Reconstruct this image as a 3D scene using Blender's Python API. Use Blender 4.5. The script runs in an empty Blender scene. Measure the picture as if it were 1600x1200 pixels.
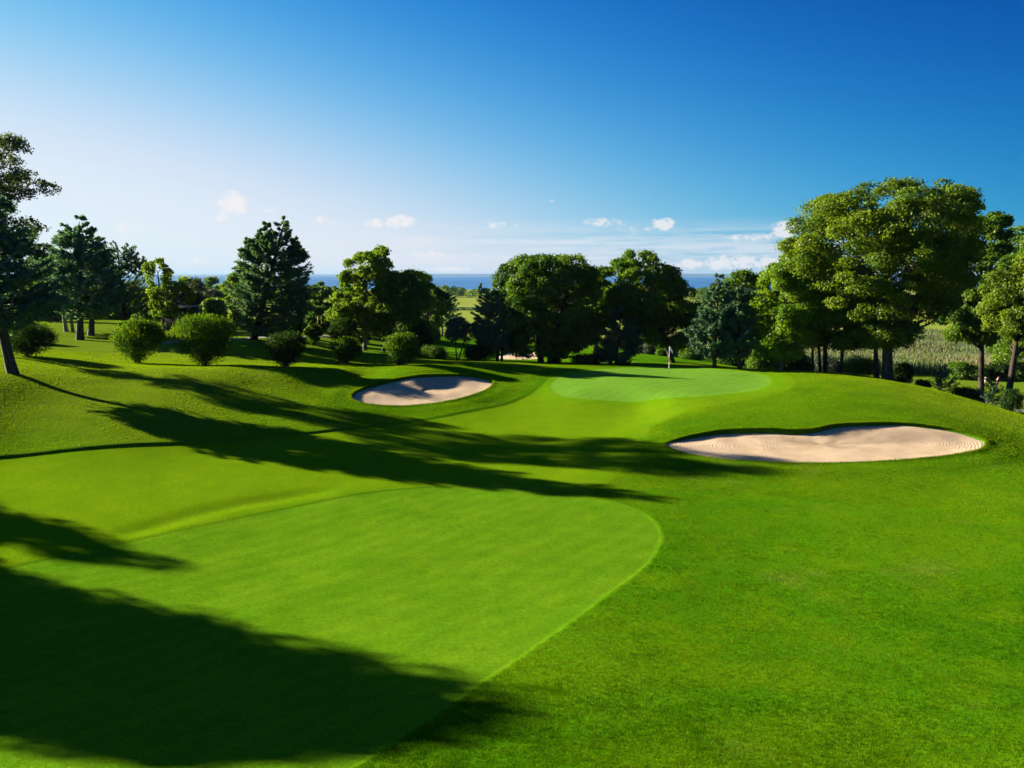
import bpy, math, random
import numpy as np
from math import radians, sin, cos, tan, atan, pi

# ------------------------------------------------------------------ camera, sky, sun, exposure
CAM_Z = 9.0
F = 28 / 36 * 1600
PITCH = atan((600 - 429.5) / F)
SUN_EL = radians(19.2)
SUN_AZ = math.atan2(-0.91, 0.41)          # clockwise from +Y
EXPO = 2.35
sc = bpy.context.scene
cam_d = bpy.data.cameras.new('camera'); cam = bpy.data.objects.new('camera', cam_d)
sc.collection.objects.link(cam); sc.camera = cam
cam.location = (0, 0, CAM_Z); cam.rotation_euler = (pi / 2 - PITCH, 0, 0)
cam_d.lens = 28; cam_d.sensor_width = 36; cam_d.clip_start = .1; cam_d.clip_end = 90000
sun_dir = np.array([sin(SUN_AZ) * cos(SUN_EL), cos(SUN_AZ) * cos(SUN_EL), sin(SUN_EL)])
sd = bpy.data.lights.new('sun', 'SUN'); so = bpy.data.objects.new('sun', sd); sc.collection.objects.link(so)
sd.energy = 5.0; sd.angle = radians(.55); sd.color = (1.0, .90, .72)
from mathutils import Vector
so.rotation_euler = Vector(tuple(-sun_dir)).to_track_quat('-Z', 'Y').to_euler()
so.location = (-60, 30, 40)
sc.view_settings.view_transform = 'Standard'; sc.view_settings.look = 'None'
sc.view_settings.gamma = 1; sc.view_settings.exposure = EXPO
cy = sc.cycles
cy.max_bounces = 8; cy.diffuse_bounces = 5; cy.transmission_bounces = 6; cy.use_denoising = True; cy.transparent_max_bounces = 8
cy.caustics_reflective = cy.caustics_refractive = False

def N(nt, t, **k):
    n = nt.nodes.new(t)
    for a, b in k.items():
        if a == 'inp':
            for i, v in b.items(): n.inputs[i].default_value = v
        else: setattr(n, a, b)
    return n

def ramp(nt, fac, stops, interp='LINEAR'):
    r = N(nt, 'ShaderNodeValToRGB'); e = r.color_ramp.elements; r.color_ramp.interpolation = interp
    while len(e) < len(stops): e.new(.5)
    for q, (p, c) in zip(e, stops):
        q.position = p; q.color = c if len(c) == 4 else (*c, 1)
    nt.links.new(fac, r.inputs[0]); return r.outputs[0]

def mixc(nt, fac, a, b, mode='MIX'):
    m = N(nt, 'ShaderNodeMix', data_type='RGBA', blend_type=mode)
    for s, v in ((m.inputs[0], fac), (m.inputs[6], a), (m.inputs[7], b)):
        if isinstance(v, bpy.types.NodeSocket): nt.links.new(v, s)
        else: s.default_value = v if not isinstance(v, tuple) or len(v) == 4 else (*v, 1)
    return m.outputs[2]

def math_(nt, op, a, b=0.0, c=0.0, clamp=False):
    m = N(nt, 'ShaderNodeMath', operation=op, use_clamp=clamp)
    for s, v in zip(m.inputs, (a, b, c)):
        if isinstance(v, bpy.types.NodeSocket): nt.links.new(v, s)
        else: s.default_value = v
    return m.outputs[0]

def smooth_(nt, x, a, b):
    m = N(nt, 'ShaderNodeMapRange', interpolation_type='SMOOTHSTEP')
    nt.links.new(x, m.inputs[0]); m.inputs[1].default_value = a; m.inputs[2].default_value = b
    return m.outputs[0]

def make_world():
    w = bpy.data.worlds.new('World'); sc.world = w; w.use_nodes = True
    nt = w.node_tree; nt.nodes.clear(); L = nt.links.new
    out = N(nt, 'ShaderNodeOutputWorld'); bg = N(nt, 'ShaderNodeBackground'); L(bg.outputs[0], out.inputs[0])
    sky = N(nt, 'ShaderNodeTexSky', sky_type='NISHITA', sun_disc=False)
    sky.sun_elevation = SUN_EL; sky.sun_rotation = SUN_AZ
    sky.air_density = 1.0; sky.dust_density = .6; sky.ozone_density = 2.5; sky.altitude = 0
    tc = N(nt, 'ShaderNodeTexCoord'); sep = N(nt, 'ShaderNodeSeparateXYZ'); L(tc.outputs['Generated'], sep.inputs[0])
    X, Y, Z = sep.outputs
    # real clouds in the air: direction = azimuth (tangent of x/y) and elevation (z over horizontal distance)
    hyp = math_(nt, 'SQRT', math_(nt, 'ADD', math_(nt, 'MULTIPLY', X, X), math_(nt, 'MULTIPLY', Y, Y)))
    az = math_(nt, 'ARCTAN2', X, Y); el = math_(nt, 'DIVIDE', Z, hyp)
    def coords(sx, sy, o):
        c = N(nt, 'ShaderNodeCombineXYZ'); L(math_(nt, 'MULTIPLY', az, sx), c.inputs[0]); L(math_(nt, 'MULTIPLY', el, sy), c.inputs[1]); c.inputs[2].default_value = o
        return c.outputs[0]
    # thin streaky layer low over the sea
    n1 = N(nt, 'ShaderNodeTexNoise', inp={'Scale': 1, 'Detail': 7, 'Roughness': .6, 'Distortion': .6}); L(coords(4, 75, 3.3), n1.inputs['Vector'])
    band = math_(nt, 'MULTIPLY', smooth_(nt, el, .003, .022), math_(nt, 'SUBTRACT', 1.0, smooth_(nt, el, .035, .072)))
    azw = math_(nt, 'MULTIPLY', smooth_(nt, az, -.45, -.08), math_(nt, 'SUBTRACT', 1.0, smooth_(nt, az, .33, .55)))
    azw = math_(nt, 'ADD', math_(nt, 'MULTIPLY', azw, .8), .2)
    n1b = N(nt, 'ShaderNodeTexNoise', inp={'Scale': 1, 'Detail': 6, 'Roughness': .65, 'Distortion': .4}); L(coords(16, 190, 9.9), n1b.inputs['Vector'])
    streak = math_(nt, 'MULTIPLY', math_(nt, 'MULTIPLY', smooth_(nt, math_(nt, 'ADD', math_(nt, 'MULTIPLY', n1.outputs[0], .65), math_(nt, 'MULTIPLY', n1b.outputs[0], .35)), .38, .60), band), azw)
    # small cumulus, one entry each: azimuth, elevation, half sizes
    n2 = N(nt, 'ShaderNodeTexNoise', inp={'Scale': 1, 'Detail': 8, 'Roughness': .62}); L(coords(70, 95, 7.1), n2.inputs['Vector'])
    n3 = N(nt, 'ShaderNodeTexNoise', inp={'Scale': 1, 'Detail': 4, 'Roughness': .5}); L(coords(200, 260, 1.7), n3.inputs['Vector'])
    def azel(u, v):
        a = (u - 800) / F; b = (600 - v) / F
        y = cos(PITCH) + b * sin(PITCH); z = -sin(PITCH) + b * cos(PITCH)
        return math.atan2(a, y), z / math.hypot(a, y)
    cum = None
    for (u, v, wu, wv, s) in ((364, 318, 23, 19, 1), (346, 341, 13, 8, .7), (424, 328, 10, 6, .5), (507, 345, 22, 8, .6), (583, 348, 18, 9, .8), (625, 346, 25, 12, .95), (205, 357, 26, 9, .5),
                              (1036, 350, 20, 10, 1), (945, 349, 42, 10, .55), (990, 357, 40, 7, .45), (780, 352, 34, 9, .4), (665, 398, 30, 8, .6), (1228, 358, 25, 13, 1.1), (800, 301, 10, 5, .35), (862, 313, 9, 5, .3),
                              (1075, 414, 26, 9, 1), (1125, 411, 26, 12, 1.05), (1160, 409, 30, 11, 1.0), (1200, 412, 34, 12, .9), (1175, 371, 40, 8, .6), (310, 408, 30, 9, .5), (700, 421, 40, 5, .8)):
            a0, e0 = azel(u, v)
            da = math_(nt, 'DIVIDE', math_(nt, 'SUBTRACT', az, a0), wu * .82 / F)
            de = math_(nt, 'DIVIDE', math_(nt, 'SUBTRACT', el, e0), wv * .82 / F)
            r2 = math_(nt, 'ADD', math_(nt, 'MULTIPLY', da, da), math_(nt, 'MULTIPLY', de, de))
            q = math_(nt, 'MULTIPLY', math_(nt, 'SUBTRACT', 1.0, math_(nt, 'MULTIPLY', r2, .5), clamp=True), s)
            cum = q if cum is None else math_(nt, 'MAXIMUM', cum, q)
    dens = math_(nt, 'ADD', math_(nt, 'MULTIPLY', n2.outputs[0], 2.6), math_(nt, 'MULTIPLY', n3.outputs[0], 1.0))
    cumm = smooth_(nt, math_(nt, 'ADD', math_(nt, 'MULTIPLY', dens, 1.0), cum), 1.95, 2.75)
    cumm = math_(nt, 'MULTIPLY', cumm, smooth_(nt, cum, .05, .4))
    # polarised clear air: deepest at right angles to the sun, saturating towards it
    dp = N(nt, 'ShaderNodeVectorMath', operation='DOT_PRODUCT'); nrm = N(nt, 'ShaderNodeVectorMath', operation='NORMALIZE')
    L(tc.outputs['Generated'], nrm.inputs[0]); L(nrm.outputs[0], dp.inputs[0]); dp.inputs[1].default_value = tuple(sun_dir)
    sc_ = N(nt, 'ShaderNodeSeparateColor'); L(sky.outputs[0], sc_.inputs[0]); cc = N(nt, 'ShaderNodeCombineColor')
    for i, (w0, w1, w2, w3) in enumerate(((-2.199, -.533, 6.001, -18.524), (.517, .457, 2.07, -6.138), (.972, .415, 1.314, -3.001))):
        x_ = math_(nt, 'MULTIPLY', math_(nt, 'POWER', math_(nt, 'MULTIPLY', sc_.outputs[i], .05), w1), math_(nt, 'EXPONENT', math_(nt, 'MULTIPLY_ADD', dp.outputs['Value'], w2, math_(nt, 'MULTIPLY_ADD', math_(nt, 'MINIMUM', Z, .34), w3, w0))))
        L(math_(nt, 'MULTIPLY', math_(nt, 'SUBTRACT', 1.0, math_(nt, 'EXPONENT', math_(nt, 'MULTIPLY', x_, -1.0))), SKY_K / SKY_STR * (.76, .885, .97)[i]), cc.inputs[i])
    kk = SKY_K / SKY_STR
    # bright low air over the sea
    hz = math_(nt, 'MULTIPLY', math_(nt, 'SUBTRACT', 1.0, smooth_(nt, el, .0, .05)), .35)
    hcol = mixc(nt, smooth_(nt, dp.outputs['Value'], -.1, .75), tuple(q * kk for q in (.36, .55, .82)), tuple(q * kk for q in (.75, .86, .95)))
    hcol = mixc(nt, math_(nt, 'SUBTRACT', 1.0, smooth_(nt, el, .0, .05)), hcol, tuple(q * kk for q in (.66, .74, .87)))
    base = mixc(nt, hz, cc.outputs[0], hcol)
    col = mixc(nt, math_(nt, 'MULTIPLY', streak, .62), base, tuple(q * kk for q in SKY_STREAK))
    col = mixc(nt, math_(nt, 'MULTIPLY', cumm, .74), col, tuple(q * kk for q in SKY_CUM))
    L(col, bg.inputs[0]); bg.inputs[1].default_value = SKY_STR
SKY_STR = .05; SKY_K = 1 / 5.1; SKY_STREAK = (.82, .84, .90); SKY_CUM = (.96, .91, .90)
make_world()

# ------------------------------------------------------------------ small helpers
COL = sc.collection
def ray(u, v):
    a = (u - 800) / F; b = (600 - v) / F
    return np.array([a, cos(PITCH) + b * sin(PITCH), -sin(PITCH) + b * cos(PITCH)])
def at(u, v, Y):                 # the point seen at (u, v) that lies Y metres ahead
    d = ray(u, v); s = Y / d[1]; return np.array([0, 0, CAM_Z]) + d * s
def atz(u, v, z):
    d = ray(u, v); s = (z - CAM_Z) / d[2]; return np.array([0, 0, CAM_Z]) + d * s

def tag(o, label=None, cat=None, group=None, kind=None):
    if label: o['label'] = label
    if cat: o['category'] = cat
    if group: o['group'] = group
    if kind: o['kind'] = kind
    return o
def empty(name, loc, rz=0):
    o = bpy.data.objects.new(name, None); COL.objects.link(o); o.location = tuple(float(q) for q in loc); o.rotation_euler = (0, 0, rz); o.empty_display_size = .3
    return o
def mesh(name, V, Q, mats=None, tint=None, smooth=False, tri=False):
    k = 3 if tri else 4
    V = np.asarray(V, np.float32).reshape(-1, 3); Q = np.asarray(Q, np.int32).reshape(-1, k)
    me = bpy.data.meshes.new(name)
    me.vertices.add(len(V)); me.vertices.foreach_set('co', V.ravel())
    me.loops.add(len(Q) * k); me.loops.foreach_set('vertex_index', Q.ravel())
    me.polygons.add(len(Q)); me.polygons.foreach_set('loop_start', np.arange(len(Q), dtype=np.int32) * k)
    try: me.polygons.foreach_set('loop_total', np.full(len(Q), k, np.int32))
    except Exception: pass
    if smooth: me.polygons.foreach_set('use_smooth', np.ones(len(Q), bool))
    if tint is not None:
        a = me.attributes.new('tint', 'FLOAT', 'POINT'); a.data.foreach_set('value', np.asarray(tint, np.float32).ravel())
    me.update(); me.validate()
    if mats is not None: me.materials.append(mats)
    return me
def obj(name, me, parent=None, loc=None):
    o = bpy.data.objects.new(name, me); COL.objects.link(o)
    if parent is not None: o.parent = parent
    if loc is not None: o.location = tuple(float(q) for q in loc)
    return o

class MB:                        # collects quads
    def __init__(s): s.v = []; s.q = []; s.n = 0
    def add(s, V, Q):
        V = np.asarray(V, float).reshape(-1, 3); s.v.append(V); s.q.append(np.asarray(Q, int).reshape(-1, 4) + s.n); s.n += len(V)
    def tube(s, P, R, k=8, cap=True, wob=0, rng=None):
        P = np.asarray(P, float); R = np.asarray(R, float); n = len(P)
        T = np.gradient(P, axis=0); T /= np.linalg.norm(T, axis=1)[:, None] + 1e-9
        ref = np.array([0, 1, 0.]) if abs(T[0][1]) < .8 else np.array([1., 0, 0])
        A = np.cross(T, ref); A /= np.linalg.norm(A, axis=1)[:, None] + 1e-9; B = np.cross(T, A)
        th = np.arange(k) * 2 * pi / k
        rr = R[:, None] * (1 + (wob * rng.normal(size=(n, k)) if wob else 0))
        V = P[:, None, :] + rr[..., None] * (np.cos(th)[None, :, None] * A[:, None, :] + np.sin(th)[None, :, None] * B[:, None, :])
        i = np.arange(n - 1)[:, None] * k + np.arange(k)[None, :]; j = np.arange(n - 1)[:, None] * k + (np.arange(k)[None, :] + 1) % k
        Q = np.stack([i, j, j + k, i + k], -1).reshape(-1, 4)
        s.add(V.reshape(-1, 3), Q)
        if cap and k % 2 == 0:
            for base in (0, (n - 1) * k):
                idx = np.arange(k) + base
                for m in range(1, k // 2):
                    s.q.append(np.array([[idx[m - 1] if m > 1 else idx[0], idx[m], idx[k - m - 1], idx[(k - m) % k]]]) + s.n - n * k)
    def box(s, c, d, rz=0):
        x, y, z = np.array(d) / 2.0
        V = np.array([[-x, -y, -z], [x, -y, -z], [x, y, -z], [-x, y, -z], [-x, -y, z], [x, -y, z], [x, y, z], [-x, y, z]])
        if rz: V = V @ np.array([[cos(rz), sin(rz), 0], [-sin(rz), cos(rz), 0], [0, 0, 1]])
        s.add(V + np.array(c), [[0, 3, 2, 1], [4, 5, 6, 7], [0, 1, 5, 4], [1, 2, 6, 5], [2, 3, 7, 6], [3, 0, 4, 7]])
    def get(s): return np.concatenate(s.v), np.concatenate(s.q)
    def build(s, name, mat, parent=None, smooth=False, loc=None):
        V, Q = s.get(); return obj(name, mesh(name, V, Q, mat, smooth=smooth), parent, loc)

def seg_dist(X, Y, P, closed=False):      # distance to polyline + signed side (+ = left of travel) + parameter
    P = np.asarray(P, float)[:, :2]
    if closed: P = np.vstack([P, P[:1]])
    best = np.full(X.shape, 1e9); side = np.zeros(X.shape); par = np.zeros(X.shape)
    for i in range(len(P) - 1):
        a = P[i]; d = P[i + 1] - a; l2 = d @ d
        if l2 < 1e-12: continue
        t = np.clip(((X - a[0]) * d[0] + (Y - a[1]) * d[1]) / l2, 0, 1)
        dx = X - a[0] - t * d[0]; dy = Y - a[1] - t * d[1]; q = np.hypot(dx, dy)
        m = q < best; best = np.where(m, q, best)
        side = np.where(m, np.sign(d[0] * (Y - a[1]) - d[1] * (X - a[0])), side); par = np.where(m, i + t, par)
    return best, side, par
def inside(X, Y, P):
    P = np.asarray(P, float)[:, :2]; r = np.zeros(X.shape, bool)
    for i in range(len(P)):
        x1, y1 = P[i]; x2, y2 = P[(i + 1) % len(P)]
        c = (y1 > Y) != (y2 > Y)
        with np.errstate(divide='ignore', invalid='ignore'):
            r ^= c & (X < (x2 - x1) * (Y - y1) / (y2 - y1 + 1e-12) + x1)
    return r
def sdf(X, Y, P):                # negative inside
    d, _, _ = seg_dist(X, Y, P, True); return np.where(inside(X, Y, P), -d, d)
def sst(x, a, b):
    t = np.clip((x - a) / (b - a), 0, 1); return t * t * (3 - 2 * t)
def smooth_curve(P, n=4, closed=False):   # Catmull-Rom
    P = np.asarray(P, float); m = len(P); out = []
    rng_ = range(m if closed else m - 1)
    for i in rng_:
        g = (lambda k: P[k % m]) if closed else (lambda k: P[min(max(k, 0), m - 1)])
        p0, p1, p2, p3 = g(i - 1), g(i), g(i + 1), g(i + 2)
        for t in np.arange(n) / n:
            out.append(.5 * ((2 * p1) + (-p0 + p2) * t + (2 * p0 - 5 * p1 + 4 * p2 - p3) * t * t + (-p0 + 3 * p1 - 3 * p2 + p3) * t ** 3))
    if not closed: out.append(P[-1])
    return np.array(out)
def vnoise(X, Y, s, seed=0):     # cheap smooth value noise
    x = X / s; y = Y / s; xi = np.floor(x).astype(np.int64); yi = np.floor(y).astype(np.int64); fx = x - xi; fy = y - yi
    def h(a, b):
        n = (a * 374761393 + b * 668265263 + seed * 1442695041) & 0xffffffff
        n = ((n ^ (n >> 13)) * 1274126177) & 0xffffffff
        return ((n ^ (n >> 16)) & 0xffff) / 65535.0
    fx = fx * fx * (3 - 2 * fx); fy = fy * fy * (3 - 2 * fy)
    return (h(xi, yi) * (1 - fx) + h(xi + 1, yi) * fx) * (1 - fy) + (h(xi, yi + 1) * (1 - fx) + h(xi + 1, yi + 1) * fx) * fy - .5

# ------------------------------------------------------------------ terrain heights
ctrl = []
def c1(u, v, z): ctrl.append(atz(u, v, z))
def c2(u, Y, z):
    d = ray(u, 560); ctrl.append(np.array([d[0] * Y / d[1], Y, z]))
for u in (-250, 100, 450, 800, 1150, 1500, 1850): c1(u, 1200, 1.7); c1(u, 1000, .6)
for u, z in ((-200, .6), (100, .35), (400, .12), (800, 0), (1200, 0), (1600, .1), (1850, .2)): c1(u, 850, z)
for u, z in ((-100, .4), (100, .25), (350, .12), (600, 0), (1000, -.1), (1300, -.12), (1600, 0)): c1(u, 770, z)
for a in ((0, 720, .5), (-150, 720, .8), (300, 690, .5), (600, 690, .1), (0, 640, 1.8), (-150, 640, 2.4), (200, 640, 1.5), (400, 640, 1.0), (0, 600, 2.7), (18, 582, 3.0), (-150, 590, 3.3), (200, 600, 2.1),
          (217, 567, 2.25), (321, 571, 2.0), (446, 573, 1.85), (250, 575, 2.6), (350, 577, 2.45), (450, 578, 2.2), (400, 603, 1.65), (540, 579, 1.88), (500, 600, 1.35), (528, 612, 1.1), (480, 640, .85), (620, 575, 1.75), (627, 570, 1.45), (560, 588, 1.4), (590, 581, 1.5),
          (640, 641, .35), (556, 636, .6), (700, 635, .42), (690, 584, 1.45), (640, 587, 1.6), (770, 592, .95), (720, 575, 1.5), (800, 573, 1.25), (760, 573, 1.35),
          (800, 590, .95), (800, 610, .6), (850, 640, .2), (700, 655, .12), (900, 660, .1), (1000, 640, .3), (900, 612, .75), (1000, 608, .92),
          (900, 590, .98), (1045, 582, 1.0), (1190, 590, 1.0), (1110, 576, 1.08), (950, 573, 1.08), (1050, 622, .88), (1150, 612, .95),
          (1250, 590, 1.15), (1300, 582, 1.15), (1200, 577, 1.0), (1250, 620, 1.2), (1250, 650, .95), (1400, 612, 1.1), (1400, 640, 1.05), (1500, 650, .7), (1387, 594, .95), (1450, 607, .7), (1520, 628, .4), (1600, 652, .1), (1700, 680, -.3),
          (1600, 700, -.1), (1560, 690, .15), (1150, 668, .62), (1230, 668, .7), (1300, 664, .8), (1400, 659, .8), (1500, 672, .55), (1300, 728, .02), (1150, 723, .08), (1450, 721, .1), (1035, 694, .25), (1030, 668, .42), (1100, 745, -.08), (1300, 748, -.12), (1500, 745, -.08),
          (125, 530, 2.6), (194, 508, 3.0), (0, 545, 3.1), (-150, 550, 3.4), (300, 540, 2.4), (395, 530, 2.8), (280, 519, 2.7), (490, 538, 2.0), (570, 545, .95), (541, 566, 1.6), (655, 552, .9), (712, 562, .5), (779, 563, .3), (850, 565, .2), (960, 568, .1),
          (1052, 566, -.2), (1116, 574, .0), (1155, 576, .0), (720, 540, -1.3), (705, 526, -.9), (740, 552, -.8), (810, 553, -.5), (1030, 556, -1.0), (910, 560, -.2), (1000, 545, -1.8)):
    c1(*a)
for a in ((-200, 110, 3.6), (0, 110, 3.0), (250, 110, 2.6), (450, 112, 1.4), (560, 105, .4), (850, 115, -1.6), (1050, 112, -2.4), (1200, 95, -2.2), (1200, 115, -3.6), (1300, 75, -.6), (1300, 92, -3.6), (1387, 76, -1.2), (1387, 92, -4.0), (1500, 65, -1.4), (1500, 80, -4.3), (1600, 60, -2.0), (1600, 78, -4.6), (1700, 60, -3.2),
          (1400, 112, -5), (1600, 112, -5), (1800, 110, -5), (1500, 97, -5), (1600, 97, -5),
          (-200, 160, 1.0), (200, 160, .5), (500, 160, -2.5), (800, 165, -5), (1100, 165, -5.5), (1400, 165, -5.5), (1700, 165, -5.5),
          (-200, 250, -3), (300, 250, -4), (700, 250, -7), (1100, 250, -7.2), (1500, 250, -6.8), (1800, 250, -6.8), (0, 420, -8), (400, 420, -8.5), (800, 420, -9.2), (1200, 420, -9.2), (1600, 420, -9),
          (0, 720, -10), (800, 720, -10.8), (1600, 720, -10.8), (0, 1100, -11.6), (800, 1100, -11.8), (1600, 1100, -11.8), (0, 1500, -14), (800, 1500, -14), (1600, 1500, -14)):
    c2(*a)
CT = np.array(ctrl)
def plog(X, Y):
    th = np.arctan2(X, Y); th = np.clip(th, -.72, .72)
    r = np.clip(np.hypot(X, Y), 9.5, 1600.0); return np.stack([th * 1.6, np.log(r)], -1)
CP = plog(CT[:, 0], CT[:, 1])
def phi(d2): return .5 * d2 * np.log(d2 + 1e-12)
def _fit():
    n = len(CP); d2 = ((CP[:, None] - CP[None]) ** 2).sum(-1)
    A = np.zeros((n + 3, n + 3)); A[:n, :n] = phi(d2) + np.eye(n) * 2e-4
    Pm = np.hstack([np.ones((n, 1)), CP]); A[:n, n:] = Pm; A[n:, :n] = Pm.T
    return np.linalg.solve(A, np.concatenate([CT[:, 2], np.zeros(3)]))
TW = _fit()
def base_h(X, Y):
    X = np.asarray(X, float); Y = np.asarray(Y, float); sh = X.shape
    X = X.ravel(); Y = Y.ravel(); out = np.empty(len(X))
    for s in range(0, len(X), 20000):
        p = plog(X[s:s + 20000], Y[s:s + 20000])
        d2 = ((p[:, None] - CP[None]) ** 2).sum(-1)
        out[s:s + 20000] = phi(d2) @ TW[:-3] + TW[-3] + p @ TW[-2:]
    r = np.hypot(X, Y)
    out = out + (7.2 - out) * (1 - sst(r, 0, 10.2)) * .999
    return out.reshape(sh)
def hit(u, v, fn=None):
    fn = fn or ground; d = ray(u, v); s = np.exp(np.linspace(math.log(9), math.log(2500), 900))
    P = np.array([0, 0, CAM_Z]) + d[None] * s[:, None] / d[1]
    g = fn(P[:, 0], P[:, 1]); k = np.argmax(P[:, 2] <= g)
    if not (P[:, 2] <= g).any(): k = len(s) - 1
    a, b = P[max(k - 1, 0)], P[k]; ga, gb = a[2] - g[max(k - 1, 0)], b[2] - g[k]
    t = ga / (ga - gb + 1e-9); p = a + (b - a) * np.clip(t, 0, 1); return p
def pxline(pts, n=4, closed=False):
    return smooth_curve([hit(u, v, base_h) for u, v in pts], n, closed)

B_RIGHT = pxline([(1040, 693), (1060, 685), (1085, 679), (1120, 674), (1160, 672), (1205, 672), (1245, 673), (1275, 671), (1300, 666), (1340, 663), (1400, 662), (1455, 667), (1500, 675), (1532, 686), (1539, 693), (1528, 704), (1490, 712), (1440, 718), (1380, 722), (1300, 724), (1220, 724), (1150, 720), (1095, 713), (1055, 703)], 5, True)
B_LEFT = pxline([(549, 622), (556, 613), (578, 604), (605, 597), (640, 590), (670, 587), (705, 586), (740, 588), (763, 593), (770, 600), (757, 611), (725, 623), (690, 631), (650, 636), (610, 637), (575, 634), (555, 628)], 5, True)
B_FAR = pxline([(770, 559), (785, 553), (800, 548), (815, 546), (832, 548), (846, 551), (848, 557), (835, 561), (800, 562)], 4, True)
EDGE = pxline([(-500, 775), (-250, 742), (-60, 723), (0, 717), (100, 708), (250, 697), (400, 685), (500, 677), (620, 665), (700, 653), (765, 640), (812, 626), (840, 610), (854, 596), (866, 588), (890, 581), (930, 577), (980, 574)], 4)
FAIR = pxline([(-500, 1000), (-250, 945), (0, 890), (170, 852), (300, 822), (420, 797), (520, 778), (600, 766), (690, 759), (780, 759), (880, 770), (960, 784), (1010, 802), (1031, 826), (1031, 848), (1012, 878), (950, 926), (850, 1000), (745, 1073), (650, 1140), (560, 1199)], 4)
_e = FAIR[-1]; _d = FAIR[-1] - FAIR[-4]; _d = _d / np.linalg.norm(_d[:2])
FAIR_POLY = np.vstack([FAIR, [_e + _d * 3.0], [[-30, 6, 0]], [[-60, 14, 0]]])
APRON_POLY = np.vstack([EDGE, pxline([(1040, 570), (1130, 571), (1200, 577), (1232, 590), (1225, 606), (1180, 622), (1080, 640), (1010, 665), (975, 705), (950, 740), (900, 762), (780, 755), (690, 755), (600, 762), (520, 774), (420, 793), (300, 818), (170, 848), (0, 886), (-250, 940)], 2)])
GREEN = pxline([(862, 597), (880, 586), (920, 579), (980, 575), (1045, 574), (1110, 576), (1165, 581), (1196, 588), (1204, 597), (1190, 607), (1150, 614), (1090, 620), (1020, 625), (950, 627), (890, 622), (862, 611)], 4, True)
SWALE = pxline([(150, 846), (220, 838), (300, 816), (370, 798), (430, 788), (500, 776), (570, 767)], 4)
TERR_EXTRA = [(1560, 700, 1.1, 2.0, .16), ]

def ground_and_zone(X, Y, zone=True):
    sh = np.shape(X); X = np.asarray(X, float).ravel(); Y = np.asarray(Y, float).ravel()
    z = base_h(X, Y); r = np.hypot(X, Y)
    Z = np.zeros((len(X), 4))
    near = (r < 110) & (Y > 0)
    x = X[near]; y = Y[near]; dz = np.zeros(len(x)); zz = np.zeros((len(x), 4))
    # gentle unevenness
    dz += vnoise(x, y, 7.0, 1) * .12 + vnoise(x, y, 2.3, 2) * .045 + vnoise(x, y, .8, 3) * .012
    d, s, p = seg_dist(x, y, EDGE)
    # rough side is the far/left side: a cut step in the turf
    step = np.where(s > 0, sst(d / np.maximum(.16, .013 * np.hypot(x, y) - .31), .0, 1.0) * (1 - sst(d, 2.0, 9.0)), 0)
    fade = np.clip((len(EDGE) - 1 - p) / 30.0, 0, 1)
    hh = (.15 - .08 * sst(np.hypot(x, y), 38, 48)) * fade
    dz += step * hh 
    d2, s2, p2 = seg_dist(x, y, SWALE)
    ends = np.minimum(p2, len(SWALE) - 1 - p2); en = sst(ends, 0, 5)
    dz += -.085 * np.exp(-((np.where(s2 > 0, d2, -d2) - .9) / .65) ** 2) * en
    fr = sdf(x, y, FAIR_POLY); fair = 1 - sst(fr + .10 * vnoise(x, y, .3, 18), -.09, .09)
    ap = sdf(x, y, APRON_POLY); apr = (1 - sst(ap + .8 * vnoise(x, y, .9, 17), -1.0, 2.4)) * np.where((s > 0) & (p < len(EDGE) - 1.02), 1 - sst(d, 0, .2), 1)
    gr = sdf(x, y, GREEN); grn = 1 - sst(gr + .15 * vnoise(x, y, .5, 19), -.22, .22); col = (1 - sst(gr, .9, 1.1)) * (1 - grn)
    dz -= (1 - sst(fr, -.12, .12)) * .025; dz -= grn * .02
    edge = .22 * sst(-y, -27, -19) * np.exp(-((fr + .02) / .12) ** 2) * (1 - sst(x * 0 - y, -60, -50) * 0)
    zz[:, 0] = np.maximum(fair, 0); zz[:, 1] = grn; zz[:, 2] = apr * (1 - fair); zz[:, 3] = np.clip(col * .5 + edge * (y < 31) * (x > -3), 0, 1)
    for B, dep in ((B_RIGHT, 1.0), (B_LEFT, 1.0), (B_FAR, .8)):
        b = sdf(x, y, B)
        dz += .05 * np.exp(-(b / .5) ** 2)
        dz += .05 * np.exp(-((b - 1.1) / .6) ** 2)
        dz -= dep * sst(-b, -.02, .20)
    z[near] += dz; Z[near] = zz
    m = ~near
    z[m] += vnoise(X[m], Y[m], 40.0, 5) * .5 * sst(r[m], 110, 200)
    return z.reshape(sh), Z
def ground(X, Y): return ground_and_zone(X, Y)[0]
def g1(x, y): return float(ground(np.array([x]), np.array([y]))[0])

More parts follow.
